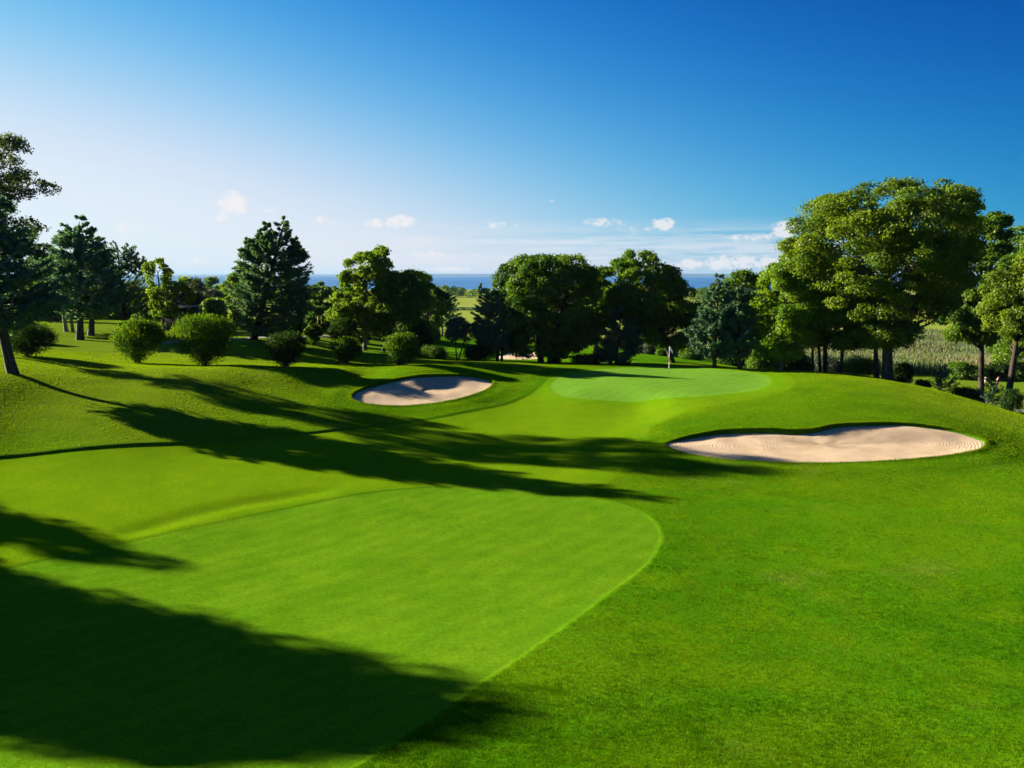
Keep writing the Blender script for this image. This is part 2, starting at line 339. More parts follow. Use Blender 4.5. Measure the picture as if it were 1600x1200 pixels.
# ------------------------------------------------------------------ materials
def new_mat(name):
    m = bpy.data.materials.new(name); m.use_nodes = True; nt = m.node_tree; nt.nodes.clear()
    out = N(nt, 'ShaderNodeOutputMaterial'); return m, nt, out
def simple(name, col, rough=.8, var=.25, scale=6, bump=0.0, bscale=30, spec=.3, metal=0):
    m, nt, out = new_mat(name); L = nt.links.new
    b = N(nt, 'ShaderNodeBsdfPrincipled'); L(b.outputs[0], out.inputs[0])
    tc = N(nt, 'ShaderNodeTexCoord'); n = N(nt, 'ShaderNodeTexNoise', inp={'Scale': scale, 'Detail': 5}); L(tc.outputs['Object'], n.inputs['Vector'])
    c = tuple(q * (1 - var) for q in col); d = tuple(min(1, q * (1 + var)) for q in col)
    L(ramp(nt, n.outputs[0], [(.3, c), (.7, d)]), b.inputs['Base Color'])
    b.inputs['Roughness'].default_value = rough; b.inputs['Specular IOR Level'].default_value = spec; b.inputs['Metallic'].default_value = metal
    if bump:
        n2 = N(nt, 'ShaderNodeTexNoise', inp={'Scale': bscale, 'Detail': 4}); L(tc.outputs['Object'], n2.inputs['Vector'])
        bp = N(nt, 'ShaderNodeBump', inp={'Strength': bump, 'Distance': .03}); L(n2.outputs[0], bp.inputs['Height']); L(bp.outputs[0], b.inputs['Normal'])
    return m
def bark(name, c1_, c2_):
    m, nt, out = new_mat(name); L = nt.links.new
    b = N(nt, 'ShaderNodeBsdfPrincipled', inp={'Roughness': .9}); L(b.outputs[0], out.inputs[0]); b.inputs['Specular IOR Level'].default_value = .15
    tc = N(nt, 'ShaderNodeTexCoord'); mp = N(nt, 'ShaderNodeMapping'); mp.inputs['Scale'].default_value = (9, 9, 1.6); L(tc.outputs['Object'], mp.inputs[0])
    n = N(nt, 'ShaderNodeTexNoise', inp={'Scale': 1.0, 'Detail': 8, 'Roughness': .7}); L(mp.outputs[0], n.inputs['Vector'])
    L(ramp(nt, n.outputs[0], [(.35, c1_), (.65, c2_)]), b.inputs['Base Color'])
    bp = N(nt, 'ShaderNodeBump', inp={'Strength': .8, 'Distance': .06}); L(n.outputs[0], bp.inputs['Height']); L(bp.outputs[0], b.inputs['Normal'])
    return m
def leafm(name, lo, hi, trans=.35, gloss=.02):
    m, nt, out = new_mat(name); L = nt.links.new
    at_ = N(nt, 'ShaderNodeAttribute', attribute_name='tint')
    c = ramp(nt, at_.outputs['Fac'], [(0, lo), (1, hi)])
    d = N(nt, 'ShaderNodeBsdfDiffuse'); t = N(nt, 'ShaderNodeBsdfTranslucent'); L(c, d.inputs[0])
    tc = mixc(nt, 1.0, c, (1.35, 1.3, .35, 1), 'MULTIPLY'); L(tc, t.inputs[0])
    mx = N(nt, 'ShaderNodeMixShader', inp={0: trans}); L(d.outputs[0], mx.inputs[1]); L(t.outputs[0], mx.inputs[2])
    g = N(nt, 'ShaderNodeBsdfGlossy', inp={'Roughness': .45}); g.inputs[0].default_value = (.8, .85, .9, 1)
    m2 = N(nt, 'ShaderNodeMixShader', inp={0: gloss}); L(mx.outputs[0], m2.inputs[1]); L(g.outputs[0], m2.inputs[2]); L(m2.outputs[0], out.inputs[0])
    return m

def turf_material():
    m, nt, out = new_mat('turf'); L = nt.links.new
    b = N(nt, 'ShaderNodeBsdfPrincipled', inp={'Roughness': .85}); L(b.outputs[0], out.inputs[0]); b.inputs['Specular IOR Level'].default_value = .0
    b.inputs['Sheen Weight'].default_value = .0
    geo = N(nt, 'ShaderNodeNewGeometry'); P = geo.outputs['Position']
    vc = N(nt, 'ShaderNodeAttribute', attribute_name='zone'); sep = N(nt, 'ShaderNodeSeparateColor'); L(vc.outputs['Color'], sep.inputs[0])
    fair, green, apron = sep.outputs; edge = vc.outputs['Alpha']
    def nz(scale, detail=4, rough=.55, stretch=None, o=0):
        n = N(nt, 'ShaderNodeTexNoise', inp={'Scale': scale, 'Detail': detail, 'Roughness': rough})
        mp = N(nt, 'ShaderNodeMapping'); mp.inputs['Location'].default_value = (o, o, 0)
        if stretch: mp.inputs['Scale'].default_value = stretch
        L(P, mp.inputs[0]); L(mp.outputs[0], n.inputs['Vector']); return n.outputs[0]
    big = nz(.09, 4, .6); mid = nz(.7, 5, .65, o=4); fine = nz(9, 5, .7); fin2 = nz(38, 3, .7, o=9)
    rough = ramp(nt, big, [(.30, (.024, .090, .0012)), (.5, (.036, .114, .0014)), (.72, (.072, .142, .0025))])
    rough = mixc(nt, smooth_(nt, mid, .42, .72), rough, (.060, .128, .0015), 'MIX')
    rough = mixc(nt, math_(nt, 'MULTIPLY', smooth_(nt, nz(.22, 6, .7, o=21), .56, .75), .55), rough, (.118, .132, .020))
    gx = N(nt, 'ShaderNodeSeparateXYZ'); L(P, gx.inputs[0])
    dry = math_(nt, 'MULTIPLY', math_(nt, 'SUBTRACT', 1.0, smooth_(nt, gx.outputs[0], -24, -6)), smooth_(nt, gx.outputs[1], 30, 48))
    dry2 = math_(nt, 'MULTIPLY', smooth_(nt, gx.outputs[0], 20, 32), smooth_(nt, gx.outputs[1], 38, 50))
    dry = math_(nt, 'MULTIPLY', math_(nt, 'ADD', dry, dry2), math_(nt, 'MULTIPLY_ADD', nz(.35, 5, .7, o=50), 1.1, .15), clamp=True)
    rough = mixc(nt, math_(nt, 'MULTIPLY', dry, .8), rough, (.112, .142, .012))
    fairc = ramp(nt, mid, [(.25, (.044, .118, .0026)), (.5, (.060, .136, .0034)), (.75, (.080, .152, .0050))])
    aprc = ramp(nt, mid, [(.3, (.066, .136, .0016)), (.7, (.092, .158, .0022))])
    grc = ramp(nt, mid, [(.3, (.072, .168, .012)), (.7, (.090, .184, .017))])
    c = mixc(nt, apron, rough, aprc); c = mixc(nt, fair, c, fairc); c = mixc(nt, green, c, grc)
    c = mixc(nt, math_(nt, 'MULTIPLY', edge, .7), c, (.055, .155, .0015))
    # mowing passes
    sx = N(nt, 'ShaderNodeSeparateXYZ'); L(P, sx.inputs[0])
    wob = math_(nt, 'MULTIPLY', nz(.12, 2, .5, o=33), 2.2)
    ln = math_(nt, 'ADD', math_(nt, 'ADD', math_(nt, 'MULTIPLY', sx.outputs[0], .80), math_(nt, 'MULTIPLY', sx.outputs[1], -.60)), wob)
    st = math_(nt, 'SINE', math_(nt, 'MULTIPLY', ln, 7.5))
    amp = math_(nt, 'ADD', math_(nt, 'MULTIPLY', fair, .045), math_(nt, 'MULTIPLY', green, .04))
    k = math_(nt, 'ADD', 1.0, math_(nt, 'MULTIPLY', st, amp))
    det = math_(nt, 'ADD', .45, math_(nt, 'MULTIPLY', fine, 1.10))
    det2 = math_(nt, 'ADD', .35, math_(nt, 'MULTIPLY', fin2, 1.30))
    # far fields: dry yellow green, with a hedge-dark strip; dull ground under the reeds
    rr = N(nt, 'ShaderNodeVectorMath', operation='LENGTH'); L(P, rr.inputs[0]); R = rr.outputs['Value']
    field = ramp(nt, nz(.011, 3, .5, (1, .25, 1)), [(.35, (.125, .170, .020)), (.55, (.175, .195, .040)), (.7, (.16, .15, .05))])
    c = mixc(nt, smooth_(nt, R, 150, 190), c, field)
    for s_ in (k, det, det2):
        mm = N(nt, 'ShaderNodeVectorMath', operation='SCALE'); L(c, mm.inputs[0]); L(s_, mm.inputs['Scale']); c = mm.outputs[0]
    soil = smooth_(nt, math_(nt, 'SUBTRACT', 0.0, sx.outputs[2]), 100, 101)
    L(c, b.inputs['Base Color'])
    roughness = math_(nt, 'SUBTRACT', 1.0, math_(nt, 'MAXIMUM', math_(nt, 'MULTIPLY', fair, .75), math_(nt, 'MAXIMUM', math_(nt, 'MULTIPLY', green, .9), math_(nt, 'MULTIPLY', apron, .45))))
    hgt = math_(nt, 'ADD', math_(nt, 'MULTIPLY', fin2, .02), math_(nt, 'MULTIPLY', fine, .05))
    bp = N(nt, 'ShaderNodeBump', inp={'Distance': 1.0}); L(math_(nt, 'MULTIPLY_ADD', roughness, .75, .12), bp.inputs['Strength']); L(hgt, bp.inputs['Height']); L(bp.outputs[0], b.inputs['Normal'])
    return m
M_TURF = turf_material()

def sand_material():
    m, nt, out = new_mat('sand'); L = nt.links.new
    b = N(nt, 'ShaderNodeBsdfPrincipled', inp={'Roughness': .95}); L(b.outputs[0], out.inputs[0]); b.inputs['Specular IOR Level'].default_value = .1
    geo = N(nt, 'ShaderNodeNewGeometry'); P = geo.outputs['Position']
    n = N(nt, 'ShaderNodeTexNoise', inp={'Scale': .8, 'Detail': 6, 'Roughness': .6}); L(P, n.inputs['Vector'])
    n2 = N(nt, 'ShaderNodeTexNoise', inp={'Scale': 25, 'Detail': 4, 'Roughness': .7}); L(P, n2.inputs['Vector'])
    c = ramp(nt, n.outputs[0], [(.3, (.34, .245, .155)), (.7, (.43, .32, .21))])
    L(c, b.inputs['Base Color'])
    at_ = N(nt, 'ShaderNodeAttribute', attribute_name='tint')
    nw = N(nt, 'ShaderNodeTexNoise', inp={'Scale': .9, 'Detail': 3}); L(P, nw.inputs['Vector'])
    rake = math_(nt, 'SINE', math_(nt, 'ADD', math_(nt, 'MULTIPLY', at_.outputs['Fac'], 40.0), math_(nt, 'MULTIPLY', nw.outputs[0], 26.0)))
    h = math_(nt, 'ADD', math_(nt, 'MULTIPLY', rake, .011), math_(nt, 'MULTIPLY', n2.outputs[0], .06))
    bp = N(nt, 'ShaderNodeBump', inp={'Strength': .8, 'Distance': 1.0}); L(h, bp.inputs['Height']); L(bp.outputs[0], b.inputs['Normal'])
    return m
M_SAND = sand_material()

# ------------------------------------------------------------------ ground sheet
def build_ground():
    rs = list(np.linspace(.6, 8.4, 16))
    ang = np.concatenate([np.linspace(1240, 735, 520), np.linspace(734.5, 575, 380), np.linspace(574, 536, 44)])     # depression steps, fine where the course lies
    t = np.tan(PITCH + np.arctan((ang - 600) / F)); rr = 9.0 / t; rr = rr * (8.9 / rr[0]) ** (1 - np.clip((rr - rr[0]) / 40, 0, 1))
    rs += list(rr); r0 = rs[-1]
    rs += list(np.exp(np.linspace(math.log(r0), math.log(260), 90))[1:]) + list(np.exp(np.linspace(math.log(260), math.log(1600), 60))[1:]) + list(np.exp(np.linspace(math.log(1600), math.log(45000), 16))[1:])
    rs = np.array(rs)
    fine = np.radians(np.arange(-37, 37.01, .08)); coarse = np.radians(np.arange(40, 321, 3.0))
    th = np.concatenate([fine, coarse]); th = np.append(th, fine[0] + 2 * pi)
    R, T = np.meshgrid(rs, th, indexing='ij'); X = R * np.sin(T); Y = R * np.cos(T)
    X[:, -1] = X[:, 0]; Y[:, -1] = Y[:, 0]
    z, Z = ground_and_zone(X, Y)
    nr, nt_ = X.shape
    V = np.stack([X, Y, z], -1).reshape(-1, 3)
    i = np.arange(nr - 1)[:, None] * nt_ + np.arange(nt_ - 1)[None]
    Q = np.stack([i, i + 1, i + nt_ + 1, i + nt_], -1).reshape(-1, 4)[:, ::-1]
    c = len(V); V = np.vstack([V, [[0, 0, 7.2]]])
    me_q = Q
    # centre cap as quads
    cap = []
    for k in range(0, nt_ - 2, 2): cap.append([c, k, k + 1, k + 2])
    me = mesh('ground', V, np.vstack([me_q, cap]), M_TURF, smooth=True)
    a = me.attributes.new('zone', 'FLOAT_COLOR', 'POINT'); ZZ = np.vstack([Z, [[0, 0, 0, 0]]]).astype(np.float32); a.data.foreach_set('color', ZZ.ravel())
    o = obj('ground', me); tag(o, kind='structure')
build_ground()

def build_bunker(B, name, drop, bowl):
    C = B[:, :2].mean(0); zo = base_h(B[:, 0], B[:, 1]); n = len(B); rings = 46
    V = []; tint = []
    per = B[:, :2]
    for k in range(-1, rings + 1):
        t = k / rings
        p = C + (per - C) * (1 - t) if k >= 0 else C + (per - C) * (1 + .25 / np.linalg.norm(per - C, axis=1)[:, None])
        if k < 0: z = zo - drop(per) - .12
        else:
            w = np.exp(-((per[:, None] - p[None]) ** 2).sum(-1) / (.5 + 9 * t) ** 2 / 1.0)     # weights per source
            zi = (w * zo[:, None]).sum(0) / w.sum(0)
            zi = zo * (1 - t) + zi * t if k > 0 else zo
            dd = drop(per) * (1 - sst(np.full(n, t), 0, .9)) + drop(per).mean() * sst(np.full(n, t), 0, .9)
            z = zi - dd - bowl * (1 - (1 - t) ** 2) + vnoise(p[:, 0], p[:, 1], 1.1, 7) * .05 * (t > 0) + vnoise(p[:, 0], p[:, 1], .35, 8) * .02
        V.append(np.column_stack([p, z])); tint.append(np.full(n, t) * np.linalg.norm(per - C, axis=1) * .9)
    V = np.concatenate(V); m = rings + 2
    i = np.arange(m - 1)[:, None] * n + np.arange(n)[None]; j = np.arange(m - 1)[:, None] * n + (np.arange(n)[None] + 1) % n
    Q = np.stack([i, j, j + n, i + n], -1).reshape(-1, 4)
    # normals up whatever the winding
    a = 0.0
    for k in range(n): a += per[k][0] * per[(k + 1) % n][1] - per[(k + 1) % n][0] * per[k][1]
    if a < 0: Q = Q[:, ::-1]
    o = obj(name, mesh(name, V, Q, M_SAND, tint=np.concatenate(tint), smooth=True)); tag(o, kind='structure')
    return o
cR = B_RIGHT[:, :2].mean(0)
build_bunker(B_RIGHT, 'sand_bunker', lambda p: .04 + .14 * sst(p[:, 1] - cR[1], -.2, 1.6) * (1 - .6 * sst(p[:, 0] - cR[0], -.5, 2.5)), .16)
build_bunker(B_LEFT, 'sand_bunker', lambda p: .04 + .07 * sst(p[:, 1], 52, 57), .10)
build_bunker(B_FAR, 'sand_bunker', lambda p: .10 + p[:, 0] * 0, .1)

# ------------------------------------------------------------------ sea and far shore
def sea():
    m, nt, out = new_mat('sea_water'); L = nt.links.new
    b = N(nt, 'ShaderNodeBsdfPrincipled', inp={'Roughness': .45, 'IOR': 1.33}); L(b.outputs[0], out.inputs[0]); b.inputs['Specular IOR Level'].default_value = .25
    geo = N(nt, 'ShaderNodeNewGeometry'); mp = N(nt, 'ShaderNodeMapping'); mp.inputs['Scale'].default_value = (.0004, .0016, 1); L(geo.outputs['Position'], mp.inputs[0])
    n = N(nt, 'ShaderNodeTexNoise', inp={'Scale': 1, 'Detail': 6}); L(mp.outputs[0], n.inputs['Vector'])
    L(ramp(nt, n.outputs[0], [(.35, (.020, .085, .21)), (.65, (.032, .120, .27))]), b.inputs['Base Color'])
    n2 = N(nt, 'ShaderNodeTexNoise', inp={'Scale': .15, 'Detail': 6}); L(geo.outputs['Position'], n2.inputs['Vector'])
    bp = N(nt, 'ShaderNodeBump', inp={'Strength': 1.0, 'Distance': 2.5}); L(n2.outputs[0], bp.inputs['Height']); L(bp.outputs[0], b.inputs['Normal'])
    rs = np.exp(np.linspace(math.log(800), math.log(44000), 60)); th = np.radians(np.arange(-60, 60.1, 2))
    R, T = np.meshgrid(rs, th, indexing='ij'); V = np.stack([R * np.sin(T), R * np.cos(T), R * 0 - 12.2], -1).reshape(-1, 3)
    nr, k = R.shape; i = np.arange(nr - 1)[:, None] * k + np.arange(k - 1)[None]
    Q = np.stack([i, i + 1, i + k + 1, i + k], -1).reshape(-1, 4)[:, ::-1]
    o = obj('sea', mesh('sea', V, Q, m)); tag(o, kind='structure')
    hm = simple('far_hill', (.010, .028, .055), .95, .2, .002)  # blue of the distant air put into the hill colour as well
    th = np.radians(np.arange(-50, 50.01, .15)); V = []; R0 = 14500
    prof = 40 + 22 * vnoise(th * 57.3, th * 0, 6.0, 11) + 10 * vnoise(th * 57.3, th * 0, 1.3, 12); prof = np.maximum(prof, 8) * sst(th, -.62, -.25)
    for dr, f in ((0, 0), (500, .8), (1200, 1), (2500, 0)):
        V.append(np.column_stack([(R0 + dr) * np.sin(th), (R0 + dr) * np.cos(th), -13 + 1.0 * prof * f]))
    k = len(th); i = np.arange(3)[:, None] * k + np.arange(k - 1)[None]
    Q = np.stack([i, i + 1, i + k + 1, i + k], -1).reshape(-1, 4)[:, ::-1]
    o = obj('hills', mesh('hills', np.concatenate(V), Q, hm, smooth=True)); tag(o, kind='structure')
sea()

# ------------------------------------------------------------------ plants: leaf clouds
def leaves(C, Nn, L_, W_, rng, tint, up=None):
    n = len(C); Nn = Nn / (np.linalg.norm(Nn, axis=1)[:, None] + 1e-9)
    if up is None: T = rng.normal(size=(n, 3))
    else: T = up + 0
    T = T - (T * Nn).sum(1)[:, None] * Nn; T /= np.linalg.norm(T, axis=1)[:, None] + 1e-9
    B = np.cross(Nn, T); l = (L_ * rng.uniform(.65, 1.3, n) / 2)[:, None]; w = (W_ * rng.uniform(.65, 1.3, n) / 2)[:, None]
    fold = Nn * w * .35
    V = np.stack([C - T * l, C + B * w + fold, C + T * l, C - B * w + fold], 1).reshape(-1, 3)
    Q = np.arange(4 * n).reshape(-1, 4); return V, Q, np.repeat(tint, 4)
def prof_fn(P):
    P = np.array(sorted(P)); return lambda h: (np.interp(h, P[:, 0], P[:, 1]), np.interp(h, P[:, 0], P[:, 2])), P
def lobe_crown(P, rng, nl, nleaf, leaf=.2, lobe=.16, ds=.9, flat=.75, inner=.3, hole=0.0, rad_max=9):
    fn, A = prof_fn(P); h0, h1 = A[0, 0], A[-1, 0]; hs = np.linspace(h0, h1, 60); xl, xr = fn(hs); wd = np.maximum(xr - xl, .05)
    W = wd.max(); cdf = np.cumsum(wd ** 1.3); cdf /= cdf[-1]
    out = []; tint = []; lobes = []
    for i in range(nl):
        h = np.interp(rng.uniform(), cdf, hs) + rng.normal() * .1; h = min(max(h, h0), h1)
        a, b = fn(h); hw = (b - a) / 2; cx = (a + b) / 2
        rl = min(lobe * W * rng.uniform(.45, 1.35), max(hw * .8, .1 * W), rad_max)
        ph = rng.uniform(0, 2 * pi); ro = inner + (1 - inner) * math.sqrt(rng.uniform())
        e = max(hw - .5 * rl, 0)
        hh = min(h, h1 - rl * flat * .8); hh = max(hh, h0 + rl * flat * .5)
        lobes.append((cx + e * ro * cos(ph), e * ds * ro * sin(ph), hh, rl))
    Lb = np.array(lobes); cnt = Lb[:, 3] ** 2; cnt = np.maximum((cnt / cnt.sum() * nleaf).astype(int), 8)
    idx = np.repeat(np.arange(nl), cnt); n = len(idx)
    d = rng.normal(size=(n, 3)); d[:, 2] += .35; d /= np.linalg.norm(d, axis=1)[:, None]
    # each lobe is itself broken into sprays
    rr = rng.uniform(.45, 1.0, n) ** .5 * (1 + .18 * rng.normal(size=n).clip(-1.5, 2))
    c = Lb[idx, :3] + d * (Lb[idx, 3] * rr)[:, None] * np.array([1, 1, flat])
    if hole:
        q = np.sin(c[:, 0] * 2.1 / (W * .12) + c[:, 2] * .7) * np.sin(c[:, 2] * 2.3 / (W * .12) + 1.3 * c[:, 1]) * np.sin(c[:, 1] * 1.7 / (W * .12) + .4)
        keep = q < (1 - hole) * .6; c = c[keep]; d = d[keep]; idx = idx[keep]; n = len(c)
    nn = d * 1.0 + .75 * rng.normal(size=(n, 3)); nn[:, 2] += .2
    t = np.clip(.45 + .22 * rng.normal(size=nl)[idx] + .2 * rng.normal(size=n), 0, 1)
    return leaves(c, nn, leaf, leaf * .62, rng, t) + (Lb,)
def conifer_crown(P, rng, nb, leaf=.3, ds=.95, up=.05, sag=.10, nt=16, nq=9, trunkx=None, dens=1.0, gap=.0, tipup=.22):
    fn, A = prof_fn(P); h0, h1 = A[0, 0], A[-1, 0]; H = h1 - h0
    hs = np.linspace(h0, h1, 60); xl, xr = fn(hs); wd = np.maximum(xr - xl, .17 * np.max(xr - xl)) ** .9; cdf = np.cumsum(wd); cdf /= cdf[-1]
    C = []; D = []; U = []; Tn = []; LL = []; paths = []
    tiers = max(int(nb / 9), 3)
    for b in range(nb):
        q = (b + .5) / nb; q = (math.floor(q * tiers) + .5 + rng.normal() * .5) / tiers; h = float(np.interp(min(max(q, 0), 1), cdf, hs))
        a, bb = fn(h); hw = max((bb - a) / 2, .12); cx = (a + bb) / 2; ph = rng.uniform(0, 2 * pi)
        ln = hw * rng.uniform(.78, 1.10) * (1.15 if rng.uniform() < .12 else 1)
        tx = trunkx(h) if trunkx else cx
        s = np.array([tx, 0, h - up * ln]); e = np.array([cx + ln * cos(ph), ln * ds * sin(ph), h + tipup * ln * rng.uniform(.2, 1.6)])
        t = np.linspace(0, 1, 6)[:, None]; pth = s + (e - s) * t - np.array([0, 0, 1]) * (np.sin(t * pi) * sag * ln)
        paths.append((pth, ln)); bd = e - s; bd /= np.linalg.norm(bd) + 1e-9
        sd_ = np.cross(bd, [0, 0, 1]); sd_ /= np.linalg.norm(sd_) + 1e-9
        k = max(int(nt * dens * (.5 + .5 * min(ln / 1.5, 1.6))), 4)
        tt = rng.uniform(.18, 1.0, k) ** .8; sg = rng.choice([-1, 1], k)
        o = np.stack([np.interp(tt, t[:, 0], pth[:, m]) for m in range(3)], 1)
        tl = (.30 * ln * (1.15 - tt) + .22)[:, None]
        td = bd[None] * rng.uniform(.5, 1.0, k)[:, None] + sd_[None] * (sg * rng.uniform(.2, .9, k) * (1.2 - tt))[:, None]; td[:, 2] += rng.normal(size=k) * .36 + .02
        td /= np.linalg.norm(td, axis=1)[:, None]
        s_ = rng.uniform(0, 1, (k, nq, 1)); c = o[:, None] + td[:, None] * tl[:, None] * s_ + rng.normal(size=(k, nq, 3)) * leaf * .16
        dd = td[:, None] + rng.normal(size=(k, nq, 3)) * .38
        C.append(c.reshape(-1, 3)); D.append(dd.reshape(-1, 3)); Tn.append(np.repeat(np.clip(.4 + .25 * rng.normal() + .18 * rng.normal(size=k), 0, 1), nq))
    C = np.concatenate(C); D = np.concatenate(D); tn = np.concatenate(Tn); n = len(C)
    nn = rng.normal(size=(n, 3)) * .6; nn[:, 2] += .9; nn[:, 0] += 0
    return leaves(C, nn, leaf, leaf * .42, rng, np.clip(tn + .12 * rng.normal(size=n), 0, 1), up=D) + (paths,)

def trunk_path(base, top, lean_mid, n=9):
    t = np.linspace(0, 1, n)[:, None]; b = np.array(base, float); e = np.array(top, float)
    p = b + (e - b) * t; p[:, :2] += np.sin(t * pi) * np.array(lean_mid)[None]; return p
def limb(mb, s, e, r0, r1, rng, k=6, bend=.12):
    s = np.array(s, float); e = np.array(e, float); L_ = np.linalg.norm(e - s); t = np.linspace(0, 1, 6)[:, None]
    m = rng.normal(size=3) * bend * L_; m[2] = abs(m[2]) * .6
    p = s + (e - s) * t + np.sin(t * pi) * m; mb.tube(p, r0 + (r1 - r0) * t[:, 0] ** .8, k)

COUNT = {}
def px_profile(prof, Y, zb, xb):
    out = []
    for v, ul, ur in prof:
        a = at(ul, v, Y); b = at(ur, v, Y); out.append((a[2] - zb, a[0] - xb, b[0] - xb))
    return out
def make_tree(name, label, cat, u, v, prof, mat, bark_m, Y=None, kind='lobe', seed=1, tw=.25, nl=60, nleaf=30000, leaf=.22, lobe=.16, ds=.9, flat=.75, inner=.3, hole=0,
              trunks=None, lean=(0, 0), nb=110, fork=.45, group=None, extra=None, limbs=14, P=None, xy=None, top_frac=.75, ckw=None, base_px=None):
    rng = np.random.default_rng(seed)
    if xy is not None: x, y = xy; z = g1(x, y)
    elif Y is None: p = hit(u, v); x, y = p[0], p[1]; z = g1(x, y)
    else: d = ray(u, 560); x, y = d[0] * Y / d[1], Y; z = g1(x, y)
    if P is None: P = px_profile(prof, y, z, x)
    root = empty(name, (x, y, z)); tag(root, label, cat, group)
    fn, A = prof_fn(P); H = A[-1, 0]; h0 = A[0, 0]
    topx = float(np.mean(fn(H * (.985 if kind == 'conifer' else .8))))
    mb = MB()
    stems = trunks or [(0, 0, 1.0)]
    tops = []
    for (dx, ddx, f) in stems:      # offset at base, extra lean at top, radius factor
        tp = (topx * (top_frac if kind != 'conifer' else 1.0) + dx + ddx, rng.normal() * .1, H * (top_frac if kind != 'conifer' else .97))
        path = trunk_path((dx, 0, -.25), tp, (lean[0] - topx * .0, lean[1]), 12)
        r = tw * f * (1 - .72 * np.linspace(0, 1, 12) ** (1.2 if kind != 'conifer' else 1)); r[0] *= 1.3; r[1] *= 1.06
        if kind == 'conifer': r[-1] = .02
        mb.tube(path, r, 10, wob=.05, rng=rng); tops.append(path)
    if kind == 'conifer':
        tx = lambda h: float(np.interp(h, tops[0][:, 2], tops[0][:, 0]))
        V, Q, T, paths = conifer_crown(P, rng, nb, leaf=leaf, ds=ds, trunkx=tx, **(ckw or {}))
        for pth, ln in paths[::2]: mb.tube(pth, np.linspace(.018 + .012 * ln, .008, 6), 4, cap=False)
        Vs, Qs, Ts = [V], [Q], [T]
        for ex in (extra or []):
            pe = px_profile(ex, y, z, x); V2, Q2, T2, p2 = conifer_crown(pe, rng, max(int(nb * .18), 14), leaf=leaf, ds=.9, **(ckw or {}))
            Qs.append(Q2 + sum(len(q) for q in Vs)); Vs.append(V2); Ts.append(T2)
            e = p2[-1][0][0]; limb(mb, (tx(e[2] - 1.6), 0, e[2] - 1.8), e, .045, .012, rng)
        V = np.concatenate(Vs); Q = np.concatenate(Qs); T = np.concatenate(Ts)
    else:
        V, Q, T, Lb = lobe_crown(P, rng, nl, nleaf, leaf, lobe, ds, flat, inner, hole)
        order = np.argsort(-Lb[:, 3] + rng.normal(size=len(Lb)) * Lb[:, 3].mean() * .4)[:limbs]
        for j, q in enumerate(order):
            path = tops[j % len(tops)]; c = Lb[q, :3]
            hs_ = min(max(c[2] - abs(c[0]) * .55 - Lb[q, 3] * .5, h0 * fork + .15 * H), H * top_frac * .95)
            s = [np.interp(hs_, path[:, 2], path[:, m]) for m in range(3)]; rs_ = np.interp(hs_, path[:, 2], np.linspace(tw, tw * .3, 12)) * .5
            limb(mb, s, c, rs_, rs_ * .22, rng)
            for w_ in range(2):
                c2_ = c + rng.normal(size=3).clip(-1.2, 1.2) * Lb[q, 3] * .35; limb(mb, s + (c - np.array(s)) * .55, c2_, rs_ * .45, rs_ * .12, rng, 4)
    tag(mb.build('trunk', bark_m, root, smooth=True))
    obj('crown', mesh('crown', V, Q, mat, tint=T), root)
    return root

BK_GREY = bark('bark_grey', (.025, .021, .018), (.085, .074, .064))
BK_BROWN = bark('bark_brown', (.018, .013, .010), (.062, .044, .032))
BK_PALE = bark('bark_pale', (.07, .06, .05), (.22, .19, .16))
LF_SPRUCE = leafm('needles_blue', (.050, .125, .100), (.150, .270, .215), .34, .015)
LF_SPRUCE2 = leafm('needles_grey_green', (.048, .110, .064), (.120, .200, .105), .38, .015)
LF_JUNIPER = leafm('needles_dark', (.034, .090, .062), (.105, .180, .112), .38, .015)
LF_OAK = leafm('leaves_olive', (.040, .090, .005), (.145, .200, .012), .46, .008)
LF_OAKD = leafm('leaves_dark_olive', (.030, .085, .008), (.110, .180, .014), .46, .008)
LF_MAPLE = leafm('leaves_maple', (.020, .064, .007), (.092, .160, .013), .43, .008)
LF_LIGHT = leafm('leaves_light', (.070, .135, .010), (.160, .235, .020), .46, .008)
LF_MID = leafm('leaves_mid', (.038, .095, .004), (.130, .205, .010), .48, .01)
LF_WILLOW = leafm('leaves_yellow_green', (.055, .120, .004), (.160, .250, .010), .50, .008)
LF_ASH = leafm('leaves_ash', (.030, .056, .020), (.075, .105, .036), .40)
LF_BACK = leafm('leaves_background', (.030, .080, .018), (.095, .160, .030), .42, .005)
LF_GREY = leafm('leaves_grey_green', (.030, .048, .026), (.070, .090, .050), .3)
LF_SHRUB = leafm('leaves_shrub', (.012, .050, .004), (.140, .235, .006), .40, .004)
LF_SHRUBD = leafm('leaves_shrub_dark', (.010, .032, .005), (.045, .085, .009), .30, .005)

TREES = []
def T(*a, **k): r = make_tree(*a, **k); TREES.append(r); return r
